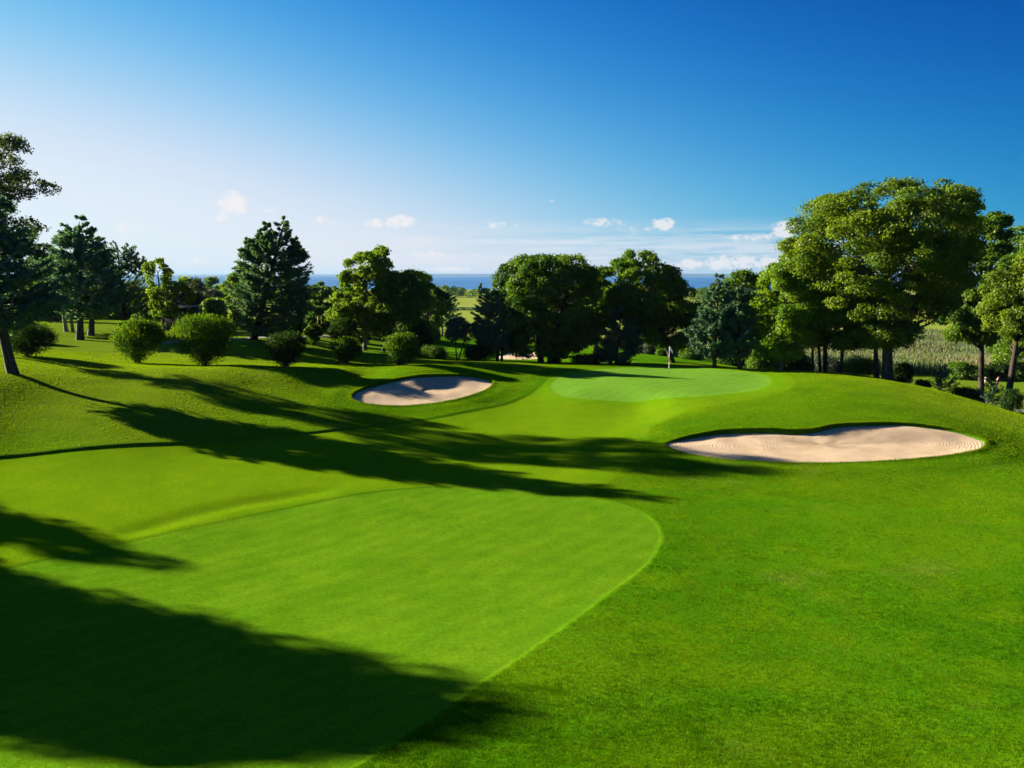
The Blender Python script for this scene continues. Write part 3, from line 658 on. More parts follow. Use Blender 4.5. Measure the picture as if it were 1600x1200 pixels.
# ---- left group
T('spruce', 'dark blue spruce on a leaning forked trunk, nearest tree on the left rise', 'tree', 18, 583, [(296, -32, -12), (320, -50, 12), (350, -66, 36), (380, -80, 52), (410, -92, 66), (440, -102, 80), (475, -108, 98), (500, -98, 88), (512, -60, 40)], LF_SPRUCE, BK_GREY,
  kind='conifer', seed=3, tw=.22, nb=230, leaf=.24, trunks=[(0, -.1, 1.0), (.26, -.1, .8)], lean=(-.35, 0), ds=.58, ckw=dict(nt=19, nq=13))
T('ash_tree', 'tall loose leafy tree rising behind the leaning spruce, tallest on the left', 'tree', -62, 560, [(193, 10, 34), (208, -60, 46), (240, -110, 50), (268, -130, 44), (285, -140, 76), (310, -150, 94), (345, -130, 94), (365, -110, 72), (385, -110, 45), (410, -110, 20), (440, -95, -10), (468, -70, -40)], LF_ASH, BK_GREY,
  Y=59, ds=.7, seed=14, tw=.26, nl=120, nleaf=36000, leaf=.20, lobe=.075, flat=.6, inner=.2, hole=.35, limbs=60)
T('spruce', 'blue spruce with thick pale trunk, left of the bright round shrub', 'tree', 125, 531, [(340, 119, 129), (350, 108, 140), (372, 94, 155), (400, 84, 166), (430, 75, 178), (460, 70, 186), (485, 78, 184), (494, 100, 160)], LF_SPRUCE, BK_GREY,
  kind='conifer', seed=5, tw=.36, nb=230, leaf=.27, ckw=dict(nt=18, nq=13))
T('spruce', 'dark spruce standing just behind the thick-trunked blue spruce', 'tree', 141, 524, [(372, 150, 158), (392, 135, 172), (425, 122, 185), (455, 118, 195), (480, 122, 190)], LF_JUNIPER, BK_GREY, kind='conifer', seed=6, tw=.30, nb=150, leaf=.32)
T('broadleaf_tree', 'shaded tree with split trunk behind the two spruces', 'tree', 104, 518, [(405, 60, 110), (430, 48, 125), (460, 44, 130), (485, 60, 120)], LF_BACK, BK_PALE, seed=7, tw=.28, nl=30, nleaf=9000, leaf=.36, trunks=[(0, 0, .8), (.7, .2, .6)])
T('juniper_tree', 'dark irregular cedar with bare reddish trunk above the bright round shrub', 'tree', 194, 507, [(381, 178, 190), (394, 172, 204), (408, 166, 222), (425, 164, 226), (445, 162, 232), (468, 163, 237), (484, 172, 228)], LF_JUNIPER, BK_BROWN, kind='conifer', seed=8, tw=.22, nb=130, leaf=.30,
  extra=[[(383, 196, 204), (400, 188, 215), (415, 186, 220)], [(404, 214, 226), (415, 208, 230), (428, 204, 230)]], ckw=dict(up=.5, tipup=.45, nt=11, nq=7))
T('young_tree', 'sparse pale green tree beside the dark wooden shed', 'tree', 256, 517, [(391, 230, 240), (405, 226, 252), (422, 224, 272), (440, 224, 294), (465, 228, 306), (488, 236, 300), (502, 246, 280)], LF_LIGHT, BK_PALE, seed=9, tw=.17, nl=70, nleaf=8500, leaf=.30, lobe=.10, hole=.3, limbs=40)
# ---- behind, left half
T('broadleaf_tree', 'round bright green tree peeping from behind the tall centre-left spruce', 'tree', 365, 515, [(412, 372, 392), (424, 358, 402), (445, 348, 408), (475, 345, 405), (500, 350, 400), (516, 360, 392)], LF_MID, BK_BROWN, Y=96, seed=10, tw=.22, nl=40, nleaf=15000, leaf=.30)
T('spruce', 'tall blue spruce with several leaders, behind the biggest round shrub', 'tree', 395, 531, [(341, 442, 449), (352, 432, 448), (366, 420, 456), (385, 402, 466), (402, 386, 477), (430, 374, 486), (460, 364, 489), (490, 364, 487), (508, 378, 478), (518, 400, 460)], LF_SPRUCE2, BK_BROWN,
  kind='conifer', seed=11, tw=.33, nb=250, leaf=.27, extra=[[(350, 414, 419), (365, 404, 424), (390, 396, 430)], [(374, 384, 392), (388, 378, 402), (405, 374, 408)], [(374, 456, 462), (390, 450, 472), (405, 450, 478)]], ckw=dict(nt=18, nq=13))
T('broadleaf_tree', 'dark tree filling the gap right of the tall centre-left spruce', 'tree', 500, 528, [(440, 492, 508), (452, 482, 518), (475, 476, 524), (505, 480, 522), (524, 488, 514)], LF_BACK, BK_BROWN, Y=104, seed=12, nl=34, nleaf=9000, leaf=.36)
T('sycamore_tree', 'tall light yellow-green tree with pale trunk behind the clipped shrubs', 'tree', 570, 547, [(385, 584, 600), (392, 562, 606), (402, 540, 612), (418, 526, 618), (435, 524, 622), (452, 528, 628), (472, 514, 622), (495, 507, 612), (512, 512, 590), (526, 540, 580)], LF_LIGHT, BK_PALE, seed=13, tw=.22, nl=170, nleaf=30000, leaf=.28, lobe=.085, hole=.3, limbs=40)
T('broadleaf_tree', 'spreading mid-green tree just right of the tall yellow-green one', 'tree', 598, 549, [(422, 620, 650), (434, 600, 664), (450, 590, 676), (475, 580, 688), (500, 578, 690), (520, 584, 680), (534, 600, 660)], LF_MID, BK_BROWN, seed=15, tw=.18, nl=70, nleaf=28000, leaf=.26, lobe=.12, hole=.2, limbs=30)
T('broadleaf_tree', 'darker tree behind the spreading mid-green one', 'tree', 668, 540, [(430, 640, 665), (442, 636, 690), (465, 640, 704), (495, 645, 702), (515, 655, 690)], LF_BACK, BK_BROWN, Y=98, seed=16, nl=40, nleaf=10000, leaf=.32, lobe=.13, hole=.2)
T('pine_tree', 'small layered pine beside the bright lower fairway', 'tree', 691, 526, [(455, 682, 700), (468, 670, 712), (482, 665, 719), (496, 664, 718), (508, 672, 708)], LF_SPRUCE2, BK_BROWN, kind='conifer', seed=17, tw=.17, nb=60, leaf=.42, ckw=dict(nt=10, nq=7))
T('gnarled_tree', 'little grey-green tree on a thin forked V-shaped trunk', 'tree', 714, 563, [(496, 704, 724), (506, 697, 736), (520, 694, 742), (534, 702, 738)], LF_GREY, BK_BROWN, seed=18, tw=.09, nl=30, nleaf=8000, leaf=.16, trunks=[(0, -.35, .9), (.05, .9, .9)], limbs=20, top_frac=.7)
T('spruce', 'grey-green spruce on two close trunks, left of the big round maple', 'tree', 779, 564, [(432, 784, 793), (446, 772, 804), (465, 758, 812), (490, 744, 822), (515, 735, 830), (538, 738, 828), (549, 760, 808)], LF_SPRUCE2, BK_BROWN, kind='conifer', seed=19, tw=.16, nb=200, leaf=.25, trunks=[(-.15, 0, 1), (.28, 0, .8)], ckw=dict(nt=18, nq=13))
T('maple_tree', 'big round dark green maple with V-shaped double trunk at the centre', 'tree', 851, 566, [(401, 815, 900), (408, 790, 916), (422, 777, 930), (448, 770, 942), (480, 766, 948), (510, 770, 946), (535, 784, 934), (556, 806, 912)], LF_MAPLE, BK_BROWN, seed=20, tw=.30, nl=300, nleaf=80000, leaf=.27, lobe=.07, hole=.12, trunks=[(-.35, -.8, 1), (.5, 1.2, .95)], limbs=40, top_frac=.6)
T('spruce', 'low blue-grey spruce with branches to the ground, right of the big maple', 'tree', 962, 568, [(477, 966, 978), (492, 952, 990), (515, 940, 1002), (540, 932, 1004), (560, 930, 998), (568, 940, 985)], LF_SPRUCE2, BK_BROWN, kind='conifer', seed=21, tw=.16, nb=170, leaf=.22, ckw=dict(nt=18, nq=13))
T('oak_tree', 'wide dark green tree standing behind the flagstick', 'tree', 1052, 567, [(392, 980, 1006), (402, 955, 1030), (418, 938, 1050), (436, 928, 1066), (458, 930, 1086), (482, 942, 1098), (508, 970, 1100), (528, 1000, 1092), (542, 1024, 1078)], LF_OAKD, BK_BROWN, seed=122, tw=.27, nl=240, nleaf=70000, leaf=.27, lobe=.075, hole=.05, limbs=40)
T('broadleaf_tree', 'smaller tree squeezed between the round maple and the wide tree by the flag', 'tree', 930, 560, [(420, 922, 938), (430, 915, 950), (450, 910, 960), (480, 912, 962), (520, 918, 955)], LF_OAKD, BK_BROWN, Y=88, seed=23, nl=30, nleaf=9000, leaf=.3)
T('spruce', 'dark spruce with one bare crooked bough, right of the flag', 'tree', 1116, 575, [(431, 1119, 1128), (445, 1112, 1136), (465, 1104, 1146), (492, 1090, 1150), (520, 1078, 1152), (545, 1076, 1150), (558, 1090, 1140)], LF_JUNIPER, BK_BROWN, kind='conifer', seed=24, tw=.17, nb=170, leaf=.25, ckw=dict(nt=18, nq=13))
T('spruce', 'dense dark conifer just right of the spruce with the bare bough', 'tree', 1156, 577, [(446, 1146, 1160), (462, 1138, 1172), (490, 1132, 1182), (520, 1128, 1186), (548, 1130, 1180), (558, 1142, 1168)], LF_JUNIPER, BK_BROWN, kind='conifer', seed=25, tw=.2, nb=150, leaf=.27)
T('broadleaf_tree', 'rounded green tree against the sea, behind the two dark conifers', 'tree', 1172, 570, [(425, 1150, 1196), (434, 1134, 1214), (455, 1126, 1226), (490, 1128, 1230), (530, 1136, 1228), (560, 1150, 1210)], LF_MID, BK_BROWN, Y=86, seed=26, nl=90, nleaf=30000, leaf=.28, lobe=.12)
# ---- right group
T('willow_tree', 'drooping yellow-green tree on a slim trunk, leftmost of the right-hand grove', 'tree', 1221, 579, [(406, 1212, 1256), (422, 1194, 1272), (450, 1180, 1284), (485, 1172, 1286), (520, 1170, 1276), (548, 1178, 1266), (564, 1190, 1252)], LF_WILLOW, BK_PALE, seed=27, tw=.13, nl=90, nleaf=42000, leaf=.22, lobe=.13, limbs=24)
T('oak_tree', 'mid-height oak on a thin trunk, second in the right-hand grove', 'tree', 1272, 578, [(415, 1235, 1280), (435, 1222, 1300), (465, 1220, 1310), (500, 1228, 1306), (535, 1240, 1296)], LF_WILLOW, BK_BROWN, Y=71, seed=28, tw=.12, nl=50, nleaf=18000, leaf=.24)
T('oak_tree', 'olive oak with close double trunk in the right-hand grove', 'tree', 1289, 580, [(385, 1240, 1300), (402, 1228, 1320), (435, 1222, 1338), (475, 1228, 1345), (510, 1240, 1340), (536, 1258, 1322)], LF_OAK, BK_BROWN, Y=67.5, seed=29, tw=.2, nl=80, nleaf=38000, leaf=.23, lobe=.13, trunks=[(-.3, -.2, .7), (.12, .1, 1)], limbs=24)
T('oak_tree', 'olive oak between the double trunk and the pair of thick trunks', 'tree', 1314, 583, [(430, 1300, 1350), (455, 1282, 1370), (490, 1274, 1378), (520, 1280, 1372), (542, 1295, 1350)], LF_OAK, BK_BROWN, Y=66, seed=30, tw=.17, nl=50, nleaf=22000, leaf=.23, lobe=.14)
T('oak_tree', 'oak with reddish trunk close against the biggest trunk on its left', 'tree', 1372, 590, [(440, 1330, 1392), (470, 1318, 1408), (505, 1318, 1412), (535, 1332, 1400)], LF_OAK, BK_BROWN, Y=65, seed=31, tw=.22, nl=40, nleaf=14000, leaf=.24)
T('oak_tree', 'huge broad-domed oak with the thickest trunk, biggest tree in view', 'tree', 1389, 592, [(286, 1395, 1484), (293, 1350, 1510), (305, 1300, 1520), (318, 1262, 1520), (345, 1240, 1532), (375, 1226, 1536), (405, 1228, 1528), (435, 1246, 1512), (465, 1268, 1495), (495, 1296, 1470), (522, 1325, 1440), (542, 1345, 1415)], LF_OAK, BK_GREY,
  Y=63.5, seed=32, tw=.40, nl=420, nleaf=200000, leaf=.20, lobe=.060, flat=.6, hole=.6, limbs=90, inner=.4)
T('oak_tree', 'dark shaded oak on a straight black trunk beside the two golfers', 'tree', 1540, 612, [(314, 1520, 1560), (324, 1500, 1572), (350, 1488, 1580), (385, 1476, 1582), (425, 1462, 1580), (460, 1456, 1574), (490, 1460, 1570), (515, 1468, 1564), (536, 1495, 1550)], LF_OAKD, BK_BROWN, Y=80, seed=33, tw=.30, nl=150, nleaf=75000, leaf=.26, lobe=.095, hole=.15, limbs=40)  # darkest bark here: shade from the big oak is put into its colour
T('oak_tree', 'olive-crowned tree on a dark trunk at the right edge', 'tree', 1578, 612, [(393, 1588, 1622), (405, 1564, 1642), (425, 1549, 1662), (455, 1540, 1672), (485, 1538, 1668), (515, 1544, 1650), (542, 1560, 1625)], LF_OAK, BK_BROWN, Y=74, seed=34, tw=.34, nl=110, nleaf=46000, leaf=.24, lobe=.11, hole=.12, limbs=40)  # brown bark carries the crown shade on this trunk in its colour
T('oak_tree', 'taller dark tree behind the olive-crowned one at the right edge', 'tree', 1612, 600, [(353, 1590, 1630), (366, 1572, 1660), (390, 1560, 1680), (430, 1556, 1690), (470, 1566, 1680), (500, 1580, 1650)], LF_OAKD, BK_GREY, Y=88, seed=35, tw=.34, nl=80, nleaf=26000, leaf=.32, lobe=.12, hole=.1, limbs=30)
T('broadleaf_tree', 'small tree with pale trunk at the back of the right-hand lawn', 'tree', 1570, 594, [(505, 1556, 1588), (520, 1545, 1598), (545, 1542, 1602), (568, 1552, 1596)], LF_MID, BK_PALE, Y=106, seed=36, tw=.17, nl=30, nleaf=7000, leaf=.32, hole=.2)

T('broadleaf_tree', 'dense green tree filling the gap beside the pale-trunked small tree', 'tree', 1608, 594, [(430, 1585, 1640), (450, 1562, 1660), (490, 1552, 1670), (530, 1556, 1670), (562, 1575, 1650)], LF_OAKD, BK_BROWN, Y=98, seed=37, tw=.2, nl=60, nleaf=16000, leaf=.32)
# ---- trees out of the left edge whose shadows fall across the foreground
def off_tree(x, y, P, seed, label, mat, **k):
    T('maple_tree', label, 'tree', 0, 0, None, mat, BK_BROWN, xy=(x, y), P=P, seed=seed, **k)
def sn(s, n): return (s * .912 + n * .41, -s * .41 + n * .912)
x, y = sn(-48.2, 10.75)
off_tree(x, y, [(1.5, -2.2, 2.2), (3, -3.4, 3.4), (7, -3.6, 3.6), (10, -3.5, 3.5), (11.6, -3.1, 3.1), (12.8, -1.4, 1.1), (13.4, -.5, .3)], 41, 'very dense tall tree out on the left, its shadow covering the near lawn', LF_MAPLE, nl=150, nleaf=42000, leaf=.42, lobe=.2, ds=1.0, inner=.1)
x, y = sn(-58.5, 16.7)
off_tree(x, y, [(1.5, -1.4, 1.4), (4, -2.1, 2.1), (7, -1.7, 1.7), (10.2, -.8, .8), (11.5, -.2, .2)], 42, 'narrow dark tree out on the left, its pointed shadow on the near turf', LF_MAPLE, nl=60, nleaf=16000, leaf=.34, lobe=.3, ds=1.0, inner=.1)

# ---- clipped and wild shrubs
def shrub(name, label, u, v, ul, ur, vt, mat, seed, Y=None, vase=.3, nleaf=9000, leaf=.13, shoots=260, group=None, conn=True):
    rng = np.random.default_rng(seed)
    if Y is None: p = hit(u, v); x, y = p[0], p[1]
    else: d = ray(u, 560); x, y = d[0] * Y / d[1], Y
    z = g1(x, y); root = empty(name, (x, y, z)); tag(root, label, 'shrub', group)
    xl = at(ul, v, y)[0] - x; xr = at(ur, v, y)[0] - x; H = at(u, vt, y)[2] - z
    P = [(0.06 * H, xl * vase * .6, xr * vase * .6), (.22 * H, xl * (vase + .25), xr * (vase + .25)), (.42 * H, xl * .96, xr * .96), (.62 * H, xl, xr), (.80 * H, xl * .84, xr * .84), (.93 * H, xl * .5, xr * .5), (H, xl * .18, xr * .18)]
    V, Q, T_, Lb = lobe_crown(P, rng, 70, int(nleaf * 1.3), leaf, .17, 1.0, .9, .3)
    T_ = T_ * .5  # core shade put into the colour: inner leaves keep to the darker tints
    Vs = [V]; Qs = [Q]; Ts = [T_]; n = len(V)
    if shoots:            # upright new growth over the top, paler; sunlit tips also put into the tint
        d = rng.normal(size=(shoots, 3)); d[:, 2] = np.abs(d[:, 2]) * .8 + .1; d /= np.linalg.norm(d, axis=1)[:, None]
        hw = (xr - xl) / 2; C = np.array([(xl + xr) / 2, 0, H * .52]) + d * np.array([hw, hw, H * .46]) * rng.uniform(.85, 1.06, shoots)[:, None]
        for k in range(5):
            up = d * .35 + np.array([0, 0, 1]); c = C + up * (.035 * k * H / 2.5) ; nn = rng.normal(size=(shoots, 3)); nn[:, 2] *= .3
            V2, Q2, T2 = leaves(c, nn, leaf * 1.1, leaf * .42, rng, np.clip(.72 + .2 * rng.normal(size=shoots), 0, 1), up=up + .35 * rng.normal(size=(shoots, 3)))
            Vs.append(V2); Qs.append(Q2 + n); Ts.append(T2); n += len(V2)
    mb = MB()
    for k in range(9):
        a = rng.uniform(0, 2 * pi); r = min(-xl, xr) * vase * .35; b = np.array([cos(a) * r, sin(a) * r, -.08]); q = Lb[rng.integers(len(Lb)), :3]
        limb(mb, b, q * np.array([.7, .7, .8]), .05, .02, rng, 6)
    mb.build('stem', BK_BROWN, root, smooth=True)
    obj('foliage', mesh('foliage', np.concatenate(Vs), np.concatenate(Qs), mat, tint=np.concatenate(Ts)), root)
    return root
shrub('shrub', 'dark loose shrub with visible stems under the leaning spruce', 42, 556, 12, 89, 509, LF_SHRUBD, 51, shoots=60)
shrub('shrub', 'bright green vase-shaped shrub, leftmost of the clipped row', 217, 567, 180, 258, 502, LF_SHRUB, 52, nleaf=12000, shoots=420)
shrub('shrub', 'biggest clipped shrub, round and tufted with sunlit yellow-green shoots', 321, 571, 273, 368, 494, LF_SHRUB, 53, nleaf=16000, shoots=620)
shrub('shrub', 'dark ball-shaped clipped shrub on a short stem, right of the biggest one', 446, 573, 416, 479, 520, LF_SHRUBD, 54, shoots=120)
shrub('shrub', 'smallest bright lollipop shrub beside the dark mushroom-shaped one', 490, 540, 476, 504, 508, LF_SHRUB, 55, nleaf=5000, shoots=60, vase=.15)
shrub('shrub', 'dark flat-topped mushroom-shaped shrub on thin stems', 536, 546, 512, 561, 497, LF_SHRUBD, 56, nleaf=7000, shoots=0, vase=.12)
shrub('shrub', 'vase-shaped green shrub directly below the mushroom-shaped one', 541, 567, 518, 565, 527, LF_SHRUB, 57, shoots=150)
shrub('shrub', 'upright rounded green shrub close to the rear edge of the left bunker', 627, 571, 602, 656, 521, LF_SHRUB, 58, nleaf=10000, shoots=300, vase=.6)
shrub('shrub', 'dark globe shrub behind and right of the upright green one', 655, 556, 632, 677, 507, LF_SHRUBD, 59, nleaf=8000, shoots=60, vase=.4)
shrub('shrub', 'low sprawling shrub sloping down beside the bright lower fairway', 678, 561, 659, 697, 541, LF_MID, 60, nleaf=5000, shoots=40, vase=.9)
shrub('shrub', 'wide low dark shrub next to the gnarled little tree', 745, 564, 725, 770, 541, LF_SHRUBD, 61, nleaf=6000, shoots=40, vase=.95)
shrub('shrub', 'small dark shrub at the foot of the big round maple', 868, 567, 857, 876, 556, LF_SHRUBD, 62, nleaf=2500, shoots=0, vase=.95)
shrub('shrub', 'low black-green mat of shrub left of the low blue-grey spruce', 914, 569, 895, 940, 555, LF_SHRUBD, 63, nleaf=4500, shoots=30, vase=.98)
shrub('shrub', 'scrubby bush among the right-hand grove trunks', 1336, 580, 1318, 1368, 556, LF_MID, 64, Y=74, nleaf=5000, shoots=40, vase=.9)
shrub('shrub', 'spiky shrub right of the thickest trunk', 1411, 594, 1393, 1426, 568, LF_SHRUBD, 65, Y=66, nleaf=4500, shoots=120, vase=.8)
shrub('shrub', 'tiny dark clump on the mound crest before the bushy little fir', 1443, 602, 1432, 1453, 594, LF_SHRUBD, 66, Y=62, nleaf=1500, shoots=10, vase=.95)
shrub('shrub', 'low dark spreading shrub along the edge of the mound', 1512, 622, 1488, 1534, 608, LF_SHRUBD, 67, Y=60, nleaf=3500, shoots=0, vase=.98)
shrub('shrub', 'tight dark ball of boxwood at the right-hand foot of the mound', 1581, 636, 1566, 1597, 607, LF_SHRUBD, 68, Y=56, nleaf=6000, shoots=0, vase=.8, leaf=.09)
for u, v, Y, prof, sd_, lab in ((1472, 608, 61, [(573, 1468, 1476), (582, 1462, 1484), (594, 1456, 1490), (606, 1452, 1494)], 71, 'bushy little dark fir standing alone on the mound crest'),
                          (1549, 632, 58, [(594, 1545, 1552), (604, 1540, 1560), (616, 1535, 1564), (630, 1532, 1566)], 72, 'ragged young fir in front of the two golfers')):
    T('fir_tree', lab, 'tree', u, v, prof, LF_JUNIPER, BK_BROWN, Y=Y, kind='conifer', seed=sd_, tw=.06, nb=60, leaf=.16, ckw=dict(nt=9, nq=6, up=.3, tipup=.4))
# wild bushes further off
k = 0
for u, v, ul, ur, vt, Y, mat, lab in ((1000, 552, 988, 1014, 536, 106, LF_GREY, 'grey-green bush at the reed edge, left of the flag'), (1018, 553, 1004, 1034, 532, 104, LF_GREY, 'round grey-green bush between the low spruce and the flag'),
        (1036, 556, 1026, 1050, 538, 100, LF_MID, 'brighter bush just left of the flagstick'), (1078, 560, 1062, 1098, 542, 95, LF_MID, 'yellowish bush right of the flag under the wide dark tree'), (1192, 578, 1168, 1222, 545, 84, LF_MID, 'thick bush behind the slim willow trunk'),
        (1240, 580, 1222, 1266, 552, 82, LF_SHRUBD, 'dark bush between the slim willow trunk and the thin oak'), (1142, 572, 1126, 1166, 553, 88, LF_SHRUBD, 'dark bush behind the two conifer trunks'),
        (1498, 588, 1482, 1516, 566, 108, LF_MID, 'yellow-green bush in front of the reeds'), (1524, 590, 1508, 1542, 572, 107, LF_MID, 'rounded bush beside the black oak trunk'), (1556, 592, 1543, 1574, 566, 107, LF_SHRUBD, 'dark bush behind the golfers'),
        (1590, 594, 1574, 1610, 566, 106, LF_MID, 'bush at the back of the lawn at the right edge'), (1290, 574, 1268, 1320, 556, 90, LF_GREY, 'grey-green thicket behind the double-trunked oak'), (418, 531, 404, 434, 505, 84, LF_MID, 'leafy bush beside the foot of the tall spruce'),
        (446, 529, 430, 474, 508, 92, LF_SHRUBD, 'dark bush under the right side of the tall spruce'), (560, 536, 545, 578, 516, 100, LF_SHRUBD, 'dark bush behind the pale sycamore trunk'), (625, 545, 604, 650, 515, 92, LF_SHRUBD, 'dark thicket behind the spreading mid-green tree'),
        (675, 534, 664, 688, 508, 118, LF_LIGHT, 'sunlit bush left of the small layered pine'), (296, 528, 284, 316, 505, 92, LF_MID, 'leafy bush behind the biggest clipped shrub'), (24, 545, 6, 50, 500, 74, LF_MID, 'sunny bush behind the leaning trunk')):
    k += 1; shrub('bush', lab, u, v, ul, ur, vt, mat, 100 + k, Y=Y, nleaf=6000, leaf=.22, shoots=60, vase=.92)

# ---- dark wood behind the left-hand group and other mid-distance trees
bk = [(-40, 118, 430, 50, LF_BACK, 'dark tree of the shady wood behind the leaning spruce'), (12, 124, 436, 46, LF_BACK, 'dark tree in the wood just right of the leaning trunk'), (58, 120, 440, 42, LF_BACK, 'dark tree in the wood above the loose dark shrub'),
      (88, 132, 436, 44, LF_BACK, 'dark tree in the wood left of the thick pale trunk'), (160, 122, 430, 44, LF_BACK, 'dark tree in the wood between spruce and cedar'), (205, 118, 442, 40, LF_BACK, 'dark tree in the wood behind the cedar trunk'),
      (240, 112, 452, 34, LF_BACK, 'dark tree in the wood left of the shed'), (292, 116, 436, 38, LF_GREY, 'hazy tree behind the dark wooden shed'), (322, 128, 446, 32, LF_GREY, 'hazy tree right of the shed, against the sea'), (334, 100, 468, 26, LF_MID, 'low bright tree between shed and tall spruce'),
      (455, 118, 452, 36, LF_BACK, 'shaded tree behind the right side of the tall spruce'), (540, 124, 452, 34, LF_BACK, 'shaded tree behind the yellow-green sycamore'), (600, 122, 462, 36, LF_BACK, 'shaded tree behind the spreading mid-green tree'), (640, 118, 470, 30, LF_BACK, 'low shaded tree right of the spreading one'),
      (75, 104, 372, 34, LF_ASH, 'greener tree showing between the leaning spruce and the thick-trunked spruce'), (890, 118, 470, 34, LF_OAKD, 'shaded tree behind the big round maple')]
for i, (u, Y, vt, hw, mat, lab) in enumerate(bk):
    zb = 0
    T('broadleaf_tree', lab, 'tree', u, 520, [(vt, u - hw * .35, u + hw * .3), (vt + 8, u - hw * .75, u + hw * .7), (vt + 26, u - hw, u + hw), (vt + 50, u - hw * .95, u + hw), (513, u - hw * .6, u + hw * .6)], mat, BK_BROWN, Y=Y, seed=200 + i, tw=.22, nl=40, nleaf=9000, leaf=.40, lobe=.17, limbs=8)

# ---- far trees standing singly by the sea field, and the far wood
for i, (u, Y, vt, vb, hw, mat, lab) in enumerate(((652, 420, 441, 474, 12, LF_BACK, 'round far tree against the sea, left end of the far tree line'), (668, 430, 446, 474, 10, LF_BACK, 'lower round far tree beside the round one at the tree line'), (750, 520, 441, 468, 4, LF_MID, 'slim pale poplar poking above the far tree line'), (760, 470, 446, 470, 5, LF_LIGHT, 'small light tree by the far tree line near the grey-green spruce'),
        (1100, 520, 452, 470, 7, LF_BACK, 'lone far tree at the water, right of the wide dark tree'), (330, 330, 434, 470, 18, LF_BACK, 'distant dark tree on the slope above the sea, right of the shed'), (342, 300, 447, 476, 16, LF_BACK, 'lower distant tree on the slope next to the big spruce'),
        (497, 330, 441, 470, 11, LF_BACK, 'far dark tree seen over the water right of the tall spruce'), (520, 350, 447, 472, 10, LF_BACK, 'lower far tree left of the yellow-green sycamore'))):
    T('far_tree', lab, 'tree', u, vb, [(vt, u - hw * .3, u + hw * .3), (vt + (vb - vt) * .2, u - hw * .8, u + hw * .8), (vt + (vb - vt) * .5, u - hw, u + hw), (vb - 2, u - hw * .8, u + hw * .8)], mat, BK_BROWN, Y=Y, seed=300 + i, tw=.4, nl=24, nleaf=2600, leaf=1.1, lobe=.22, limbs=4)
def far_wood():
    rng = np.random.default_rng(9); C = []; Nn = []; Tt = []
    for b in range(520):
        u = rng.uniform(-300, 1900); Y = rng.uniform(640, 760) + 60 * sin(u * .01); d = ray(u, 460); x = d[0] * Y / d[1]; z = float(base_h(np.array([x]), np.array([Y]))[0])
        r = rng.uniform(3.0, 6.0); h = rng.uniform(6.5, 9.5) * (.85 + .3 * sin(u * .03)); n = 170
        q = rng.normal(size=(n, 3)); q[:, 2] += .3; q /= np.linalg.norm(q, axis=1)[:, None]
        C.append(np.array([x, Y, z + h * .5]) + q * np.array([r, r, h * .5]) * rng.uniform(.75, 1.05, (n, 1))); Nn.append(q + rng.normal(size=(n, 3)) * .5); Tt.append(np.clip(rng.uniform(.2, .7) + .15 * rng.normal(size=n), 0, 1))
    V, Q, t = leaves(np.concatenate(C), np.concatenate(Nn), 1.7, 1.1, rng, np.concatenate(Tt))
    tag(obj('far_wood', mesh('far_wood', V, Q, LF_BACK, tint=t)), 'dark low tree line along the shore beyond the far fields', 'wood', kind='stuff')
    # hedge strip between the two fields
    C = rng.uniform(size=(9000, 3)); d0 = ray(300, 470); d1 = ray(1300, 470); Y = 420.0
    C = np.column_stack([d0[0] * Y / d0[1] + (d1[0] - d0[0]) * Y / d0[1] * C[:, 0], Y + 1.6 * (C[:, 1] - .5) + 3 * np.sin(C[:, 0] * 9), C[:, 2] * 1.35])
    C[:, 2] += base_h(C[:, 0], C[:, 1]); V, Q, t = leaves(C, rng.normal(size=C.shape), .7, .5, rng, rng.uniform(0, .5, len(C)))
    tag(obj('field_hedge', mesh('field_hedge', V, Q, LF_JUNIPER, tint=t)), 'thin dark hedge running between two far fields', 'hedge')
far_wood()

def reeds():
    m = leafm('reed_blades', (.050, .100, .045), (.210, .185, .115), .35, .0)
    rng = np.random.default_rng(77); n = 110000
    u = rng.uniform(960, 1750, n); Y = 112 * np.exp(rng.uniform(0, 1, n) ** .9 * math.log(185 / 112.)) + np.where(u < 1120, 4, 0); d0 = (u - 800) / F
    pp = cos(PITCH) + (600 - 540) / F * sin(PITCH); x = d0 * Y / pp
    dens = vnoise(x, Y, 9.0, 31) + .5 * vnoise(x, Y, 3.0, 32); keep = dens > -.42
    x, Y, dens = x[keep], Y[keep], dens[keep]; n = len(x); z = ground(x, Y)
    h = (1.4 + 1.2 * (vnoise(x, Y, 12.0, 33) + .5)) * rng.uniform(.75, 1.15, n)
    V = []; tn = []
    w = .032 + .02 * rng.uniform(size=n); a = rng.uniform(0, pi, n); lx = rng.normal(size=n) * .12 * h; ly = rng.normal(size=n) * .12 * h
    cx, sx = np.cos(a) * w, np.sin(a) * w
    tone = np.clip(.22 + 1.1 * vnoise(x, Y, 14.0, 34) + .12 * rng.normal(size=n), 0, .8)
    for (f0, f1, k0, k1, tadd) in ((0, .55, 1, 1, .0), (.55, .84, 1, .7, .05), (.80, 1.0, 1.6, .6, .22)):
        for f, kk in ((f0, k0), (f1, k1)):
            for sg in ((-1, 1) if f == f0 else (1, -1)):
                V.append(np.stack([x + lx * f * f + sg * cx * kk, Y + ly * f * f + sg * sx * kk, z + h * f - .02], -1)); tn.append(np.clip(tone + tadd, 0, 1))
    V = np.stack(V, 1).reshape(n, 3, 4, 3); tn = np.stack(tn, 1).reshape(-1)
    Q = np.arange(n * 12).reshape(-1, 4)
    tag(obj('reeds', mesh('reeds', V.reshape(-1, 3), Q, m, tint=tn)), 'tan and grey-green marsh reeds beyond the right-hand lawn', 'reeds', kind='stuff')
reeds()

